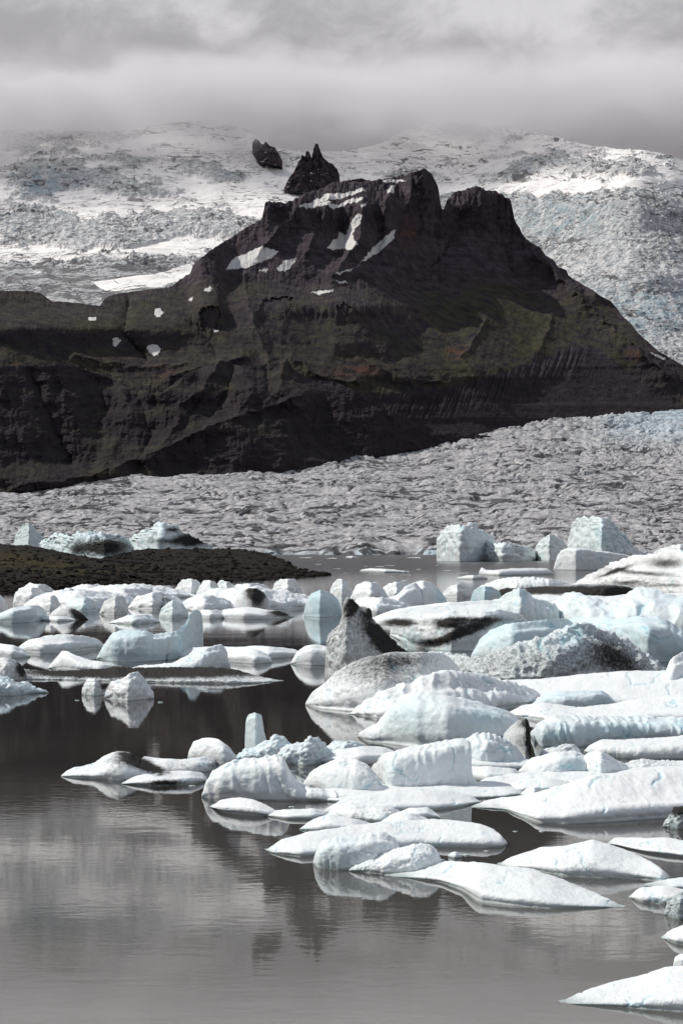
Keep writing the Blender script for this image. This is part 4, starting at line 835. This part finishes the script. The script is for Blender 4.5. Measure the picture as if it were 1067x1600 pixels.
berg('ice_floe', 'flat white floe of two joined plates beyond the upswept wing', [
 ('270,1022 300,1012 340,1010 390,1012 425,1022', '270,1030 340,1034 400,1038 425,1036', fl(s=.7)),
 ('360,1012 400,1009 440,1012 470,1016', '360,1024 420,1030 470,1026', fl(s=.7))])
berg('ice_chunk', 'pyramid of clean white ice at the foot of the jagged fang', [('454,1034 465,1018 478,1009 495,1007 512,1010 516,1030', '454,1038 485,1040 516,1040', hu(s=.3, amp=.8))])
berg('ice_floe', 'long thin ash-black floe with a pale waterline', [
 ('-20,1040 30,1046 80,1050 130,1048 170,1046 182,1039 200,1045 240,1044 290,1044 340,1042 370,1048 400,1056 425,1061 443,1063', '-20,1062 40,1062 120,1063 200,1066 280,1068 360,1069 400,1068 443,1064', fl(s=.62, w=.5, rough=1.2))], dirt=[(240,1050,190,10,1.1),(130,1050,60,6,.7)], d0=.14)
berg('ice_floe', 'dirty mound of ice on the near end of the ash-black floe', [('-30,1030 0,1028 15,1028 30,1036 42,1050', '-30,1062 10,1064 42,1062', hu(s=.3, rough=1))], dirt=[(36,1045,10,12,1)], d0=.18)
berg('ice_chunk', 'sparkling craggy ice lump in front of the ash-black floe', [
 ('164,1078 175,1064 188,1062 205,1052 214,1050 224,1060 232,1070 241,1086', '164,1092 200,1096 241,1092', hu(s=.3, crag=1.2, rough=1, sm=.8)),
 ('128,1074 136,1062 148,1060 158,1068 168,1074', '128,1086 148,1088 168,1086', hu(s=.3, crag=1.2, rough=1.2))], dirt=[(162,1072,8,7,.7)], d0=.1, blue=.08)
berg('ice_chunk', 'glassy bluish rubble heap at the left frame edge before the ash-black floe', [('-30,1062 0,1055 15,1060 25,1066 40,1066 55,1074 76,1081', '-30,1088 20,1088 50,1084 76,1083', hu(s=.35, rough=2, crag=1))], blue=.3)
berg('ice_floe', 'oval floe with a frosty grey top beside the white fin', [('25,1010 45,1000 75,993 105,991 135,994 155,1000 166,1008', '25,1018 60,1022 110,1021 166,1012', fl(s=.6, rough=.6))], d0=.08)
berg('ice_floe', 'low white floe touching the frame edge beside the frosty oval one', [('-30,1006 0,1006 20,1008 36,1014 48,1024', '-30,1026 20,1029 48,1027', fl(s=.6))])
berg('ice_floe', 'turquoise-bottomed rounded slab near the left frame edge', [('-30,962 0,958 20,950 45,946 65,947 75,953 74,962', '-30,972 20,974 50,973 74,968', bl(s=.35, cut=.8))], blue=.35)
berg('ice_floe', 'sharp grey fin of ice with a black pointed tip', [('76,960 90,950 98,943 110,949 125,957 138,967', '76,967 110,969 138,968.5', hu(s=.25, sm=.5))], dirt=[(125,962,16,7,1.1,30)], d0=.2)
berg('ice_floe', 'thin white apron under the sharp grey fin', [('55,966 75,963 100,963 118,967', '55,969 90,972 118,970', fl())])
berg('iceberg', 'white hump at the left frame edge behind the turquoise slab', [('-30,940 0,930 8,938 14,948', '-30,960 0,960 14,958', hu())])
ROW = [
 ('36,936 70,926 130,922 190,926 225,938', '40,950 120,954 215,949', 'broad snowy raft under the left half of the far ice row', {}),
 ('280,934 330,922 400,918 450,924 500,938', '280,950 390,954 500,950', 'broad snowy raft under the far ice row behind the soot-capped berg', {}),
 ('100,925 160,916 220,912 260,918 310,926', '100,934 200,937 310,933', 'long snowy raft against the shore of the gravel mound', {}),
 ('20,935 22,922 35,918 60,919 75,925', '20,945 50,947 75,944', 'thick snowy block at the left end of the far ice row', {}),
 ('50,948 62,936 85,930 92,938 98,950', '50,958 80,960 98,957', 'grey-fronted hump before the left end of the far ice row', dict(d0=.1)),
 ('75,932 90,925 110,920 130,922 150,928', '75,944 110,946 150,942', 'flat-topped white piece second in the far ice row', {}),
 ('95,948 110,938 135,934 155,940 162,950', '95,955 130,957 162,955', 'pale blue-fronted block in the middle of the near row', dict(blue=.3)),
 ('140,930 170,925 200,920 235,916 245,926', '140,940 190,944 245,940', 'long sloping snow slab at the back of the far ice row', {}),
 ('155,952 165,938 180,932 195,930 202,942 200,952', '155,960 180,962 200,960', 'dark-faced leaning block in the near row', dict(d0=.22)),
 ('200,944 215,932 240,926 260,932 268,944', '200,951 240,953 268,950', 'boxy white berg with a clear reflection below it', {}),
 ('248,958 252,948 270,938 285,944 296,955', '248,965 270,967 296,964', 'rounded bluish block beside the swan horn', dict(blue=.3)),
 ('230,940 250,932 275,932 290,942', '230,950 260,952 290,949', 'ash-veined sloping slab behind the swan horn', dict(dirt=[(260,938,26,5,.6,20)])),
 ('272,920 280,908 300,904 312,910 322,922', '272,930 300,932 322,930', 'angular grey shard standing up in the far ice row', dict(d0=.12)),
 ('306,924 318,906 335,908 345,916', '306,932 330,934 345,930', 'pointed white tooth beside the angular grey shard', {}),
 ('335,915 345,906 358,910 372,918', '335,928 355,930 372,926', 'small round white knob in the far ice row', dict(blue=.15)),
 ('350,918 375,913 400,912 425,916', '350,926 390,928 425,925', 'thin flat plate behind the soot-capped berg', dict(blue=.15)),
 ('275,944 300,934 330,930 360,938 372,950', '275,958 320,960 372,957', 'wide low white mound in front of the angular shard', {}),
 ('170,972 200,962 230,960 250,966', '170,974 210,976 250,973', 'flat sliver of floating ice on the near channel', dict(blue=.2)),
 ('425,918 430,907 445,905 462,906 470,916 474,926', '425,932 450,934 474,931', 'squarish white block with a notch beyond the soot-capped berg', {}),
 ('410,934 440,926 465,928 490,934 505,942', '410,946 455,950 505,948', 'smooth saddle-shaped floe behind the soot-capped berg', {}),
 ('513,928 520,910 530,905 540,907 548,920 556,928', '513,936 535,938 556,935', 'rounded bright knob with a blue shaded side', dict(blue=.15)),
 ('545,930 555,915 572,907 590,912 602,924 612,936', '545,941 580,943 612,941', 'small peaked white berg beyond the jagged fang', {}),
 ('590,925 610,912 630,907 642,912 650,924', '590,934 620,936 650,933', 'sloping snow wedge behind the rounded dome', {}),
 ('535,942 570,934 610,936 645,944', '535,955 590,960 645,957', 'flat snow apron behind the tip of the fang', {}),
 ('690,925 705,915 720,913 735,922', '690,934 715,936 735,933', 'greyish lump between the dome and the blue boulder', dict(d0=.12)),
 ('30,920 45,912 70,914 85,920', '30,927 60,928 85,926', 'small snow lump behind the left end block', {}),
 ('380,926 400,918 425,920 440,930', '380,936 410,938 440,936', 'low snowy hump just behind the soot-capped berg', {}),
 ('100,924 125,914 150,914 172,918 180,926', '100,931 140,932 180,930', 'broken snow plates at the foot of the gravel mound', dict(rough=1.2)),
 ('235,920 250,915 268,916 276,924', '235,929 255,930 276,928', 'small square white piece touching the gravel mound', {}),
 ('205,932 215,926 232,924 240,934', '205,938 220,939 240,937', 'narrow dull grey wedge behind the boxy white berg', dict(d0=.15)),
 ('475,946 490,938 505,940 514,950', '475,958 495,960 514,958', 'half-hidden white lump beside the turquoise dome', {}),
 ('322,930 338,921 352,922 362,930', '322,936 345,938 362,935', 'snow block between the white tooth and the soot-capped berg', {}),
]
for tp, bt, lb, kw in ROW:
    berg('iceberg' if 'floe' not in lb and 'plate' not in lb else 'ice_floe', lb, [(tp, bt, hu(s=.62, w=.6, e=.35, amp=2.2, crag=1.0, sm=.8, ep=5, back=1.2, fac=.5))], **kw)
berg('iceberg', 'soot-capped round berg mirrored in the dark channel', [('364,948 367,936 376,925 388,919 400,919 412,926 421,938 424,950', '364,955 395,957 424,955', hu(s=.3, amp=.8))], dirt=[(402,932,15,18,.85),(390,924,8,8,.4)], d0=.1)
berg('ice_floe', 'shelf of ice carrying the soot-capped berg with a black tail', [('335,962 350,952 385,948 410,952 435,955 460,962', '335,966 380,968 420,968 460,964', fl(s=.5))], dirt=[(440,958,24,5,1)])
berg('iceberg', 'translucent turquoise dome with a bright reflection', [('475,954 477,940 486,928 500,922 515,925 528,936 535,950', '475,963 500,965 535,963', hu(s=.3, amp=.8, w=.85))], blue=.52)
berg('ice_floe', 'low shelf of snow along the near edge of the far row', [('290,960 310,953 340,953 366,960', '290,966 330,968 366,965', fl(s=.5))])
# ice wall stranded behind the gravel mound
berg('iceberg', 'tall notched white ice block behind the gravel mound', [('20,850 26,832 34,822 45,817 52,822 60,832 72,842', '20,868 45,870 72,868', bl(s=.3, crag=.8, sm=.6))], mat=M_FAR, ep=24, blue=.35, fac=1.2)
berg('iceberg', 'cracked white ice wall with a dark dirty flank behind the gravel mound', [
 ('60,850 78,840 90,834 105,840 118,836 132,832 150,834 170,836 190,838 205,846', '60,874 120,880 170,880 205,874', bl(s=.3, crag=1.3, rib=1, rough=1, sm=.6)),
 ('118,862 140,848 165,842 190,846 212,858', '118,884 165,888 212,880', bl(s=.3, crag=1.2, rough=1.5))], dirt=[(165,856,40,14,1.0),(120,858,14,12,.5)], mat=M_FAR, ep=24, blue=.4, fac=1.5)
berg('iceberg', 'ice slab tilted like a ramp with a black underside beyond the mound', [
 ('195,848 215,838 232,826 248,819 262,820 280,823 284,830 300,840 318,848 335,856', '195,872 250,876 300,874 335,868', bl(s=.3, crag=1.2, rib=.8, sm=.6))], dirt=[(300,844,26,12,1.1),(250,846,40,5,.5),(268,828,12,4,.8)], mat=M_FAR, ep=24, blue=.35, fac=1.3)
# scattered brash, each bit a thing of its own
def brash():
    me = None; rg = random.Random(3)
    for i, (x, y, w_) in enumerate([(548,872,14),(572,885,5),(520,873,9),(595,886,9),(610,884,7),(527,889,6),(655,890,8),(683,884,5),(634,899,7),(700,892,9),(540,896,5),(585,898,6),(498,882,6),(478,872,8),(612,902,5),(725,896,8),(664,904,6),(648,872,10),(820,905,6),(470,889,4)]):
        Yd = dist_at(y); u = Yd/F
        if me is None:
            o = berg('ice_chunk', 'tiny white ice bit adrift on the open grey water before the glacier', [('540,870 546,869 553,869.3 560,871', '540,871.8 550,872.2 560,871.9', dict(s=.4, base=-0.4))], mat=M_FAR, group='brash bits on the far water'); me = o; r0 = Yd
            w0 = 20*u
        else:
            c = me.copy(); col.objects.link(c); c.location = ((x-CX)/F*Yd, Yd, 0); k = w_*u/w0
            c.scale = (k, k, k*0.8); c.rotation_euler = (0, 0, rg.random()*0.6)
brash()
def near_bits():
    rg = random.Random(11)
    o = berg('ice_chunk', 'small melting lump of ice drifting between the nearer floes', [('700,1338 705,1333 711,1332 717,1334 722,1339', '700,1340 711,1343 722,1341', hu(rough=1.6, crag=1, s=.35))], group='small ice lumps between the nearer floes', blue=.2)
    r0 = dist_at(1341); w0 = 22*r0/F
    for (x, y, w_) in [(728,1337,10),(690,1345,8),(1045,1376,12),(1030,1380,6),(760,1331,7),(300,1229,9),(352,1222,7),(455,1262,8),(870,1168,10),(846,1300,7),(560,1148,8),(250,1098,7),(120,1095,6),(455,1206,9),(805,1300,6),(970,1348,6),(862,1386,7),(690,1222,7)]:
        Yd = dist_at(y); c = o.copy(); col.objects.link(c); c.location = ((x-CX)/F*Yd, Yd, 0); k = w_*Yd/F/w0
        c.scale = (k*1.3, k, k*rg.uniform(.4, .6)); c.rotation_euler = (0, 0, rg.uniform(-.4, .4))
near_bits()
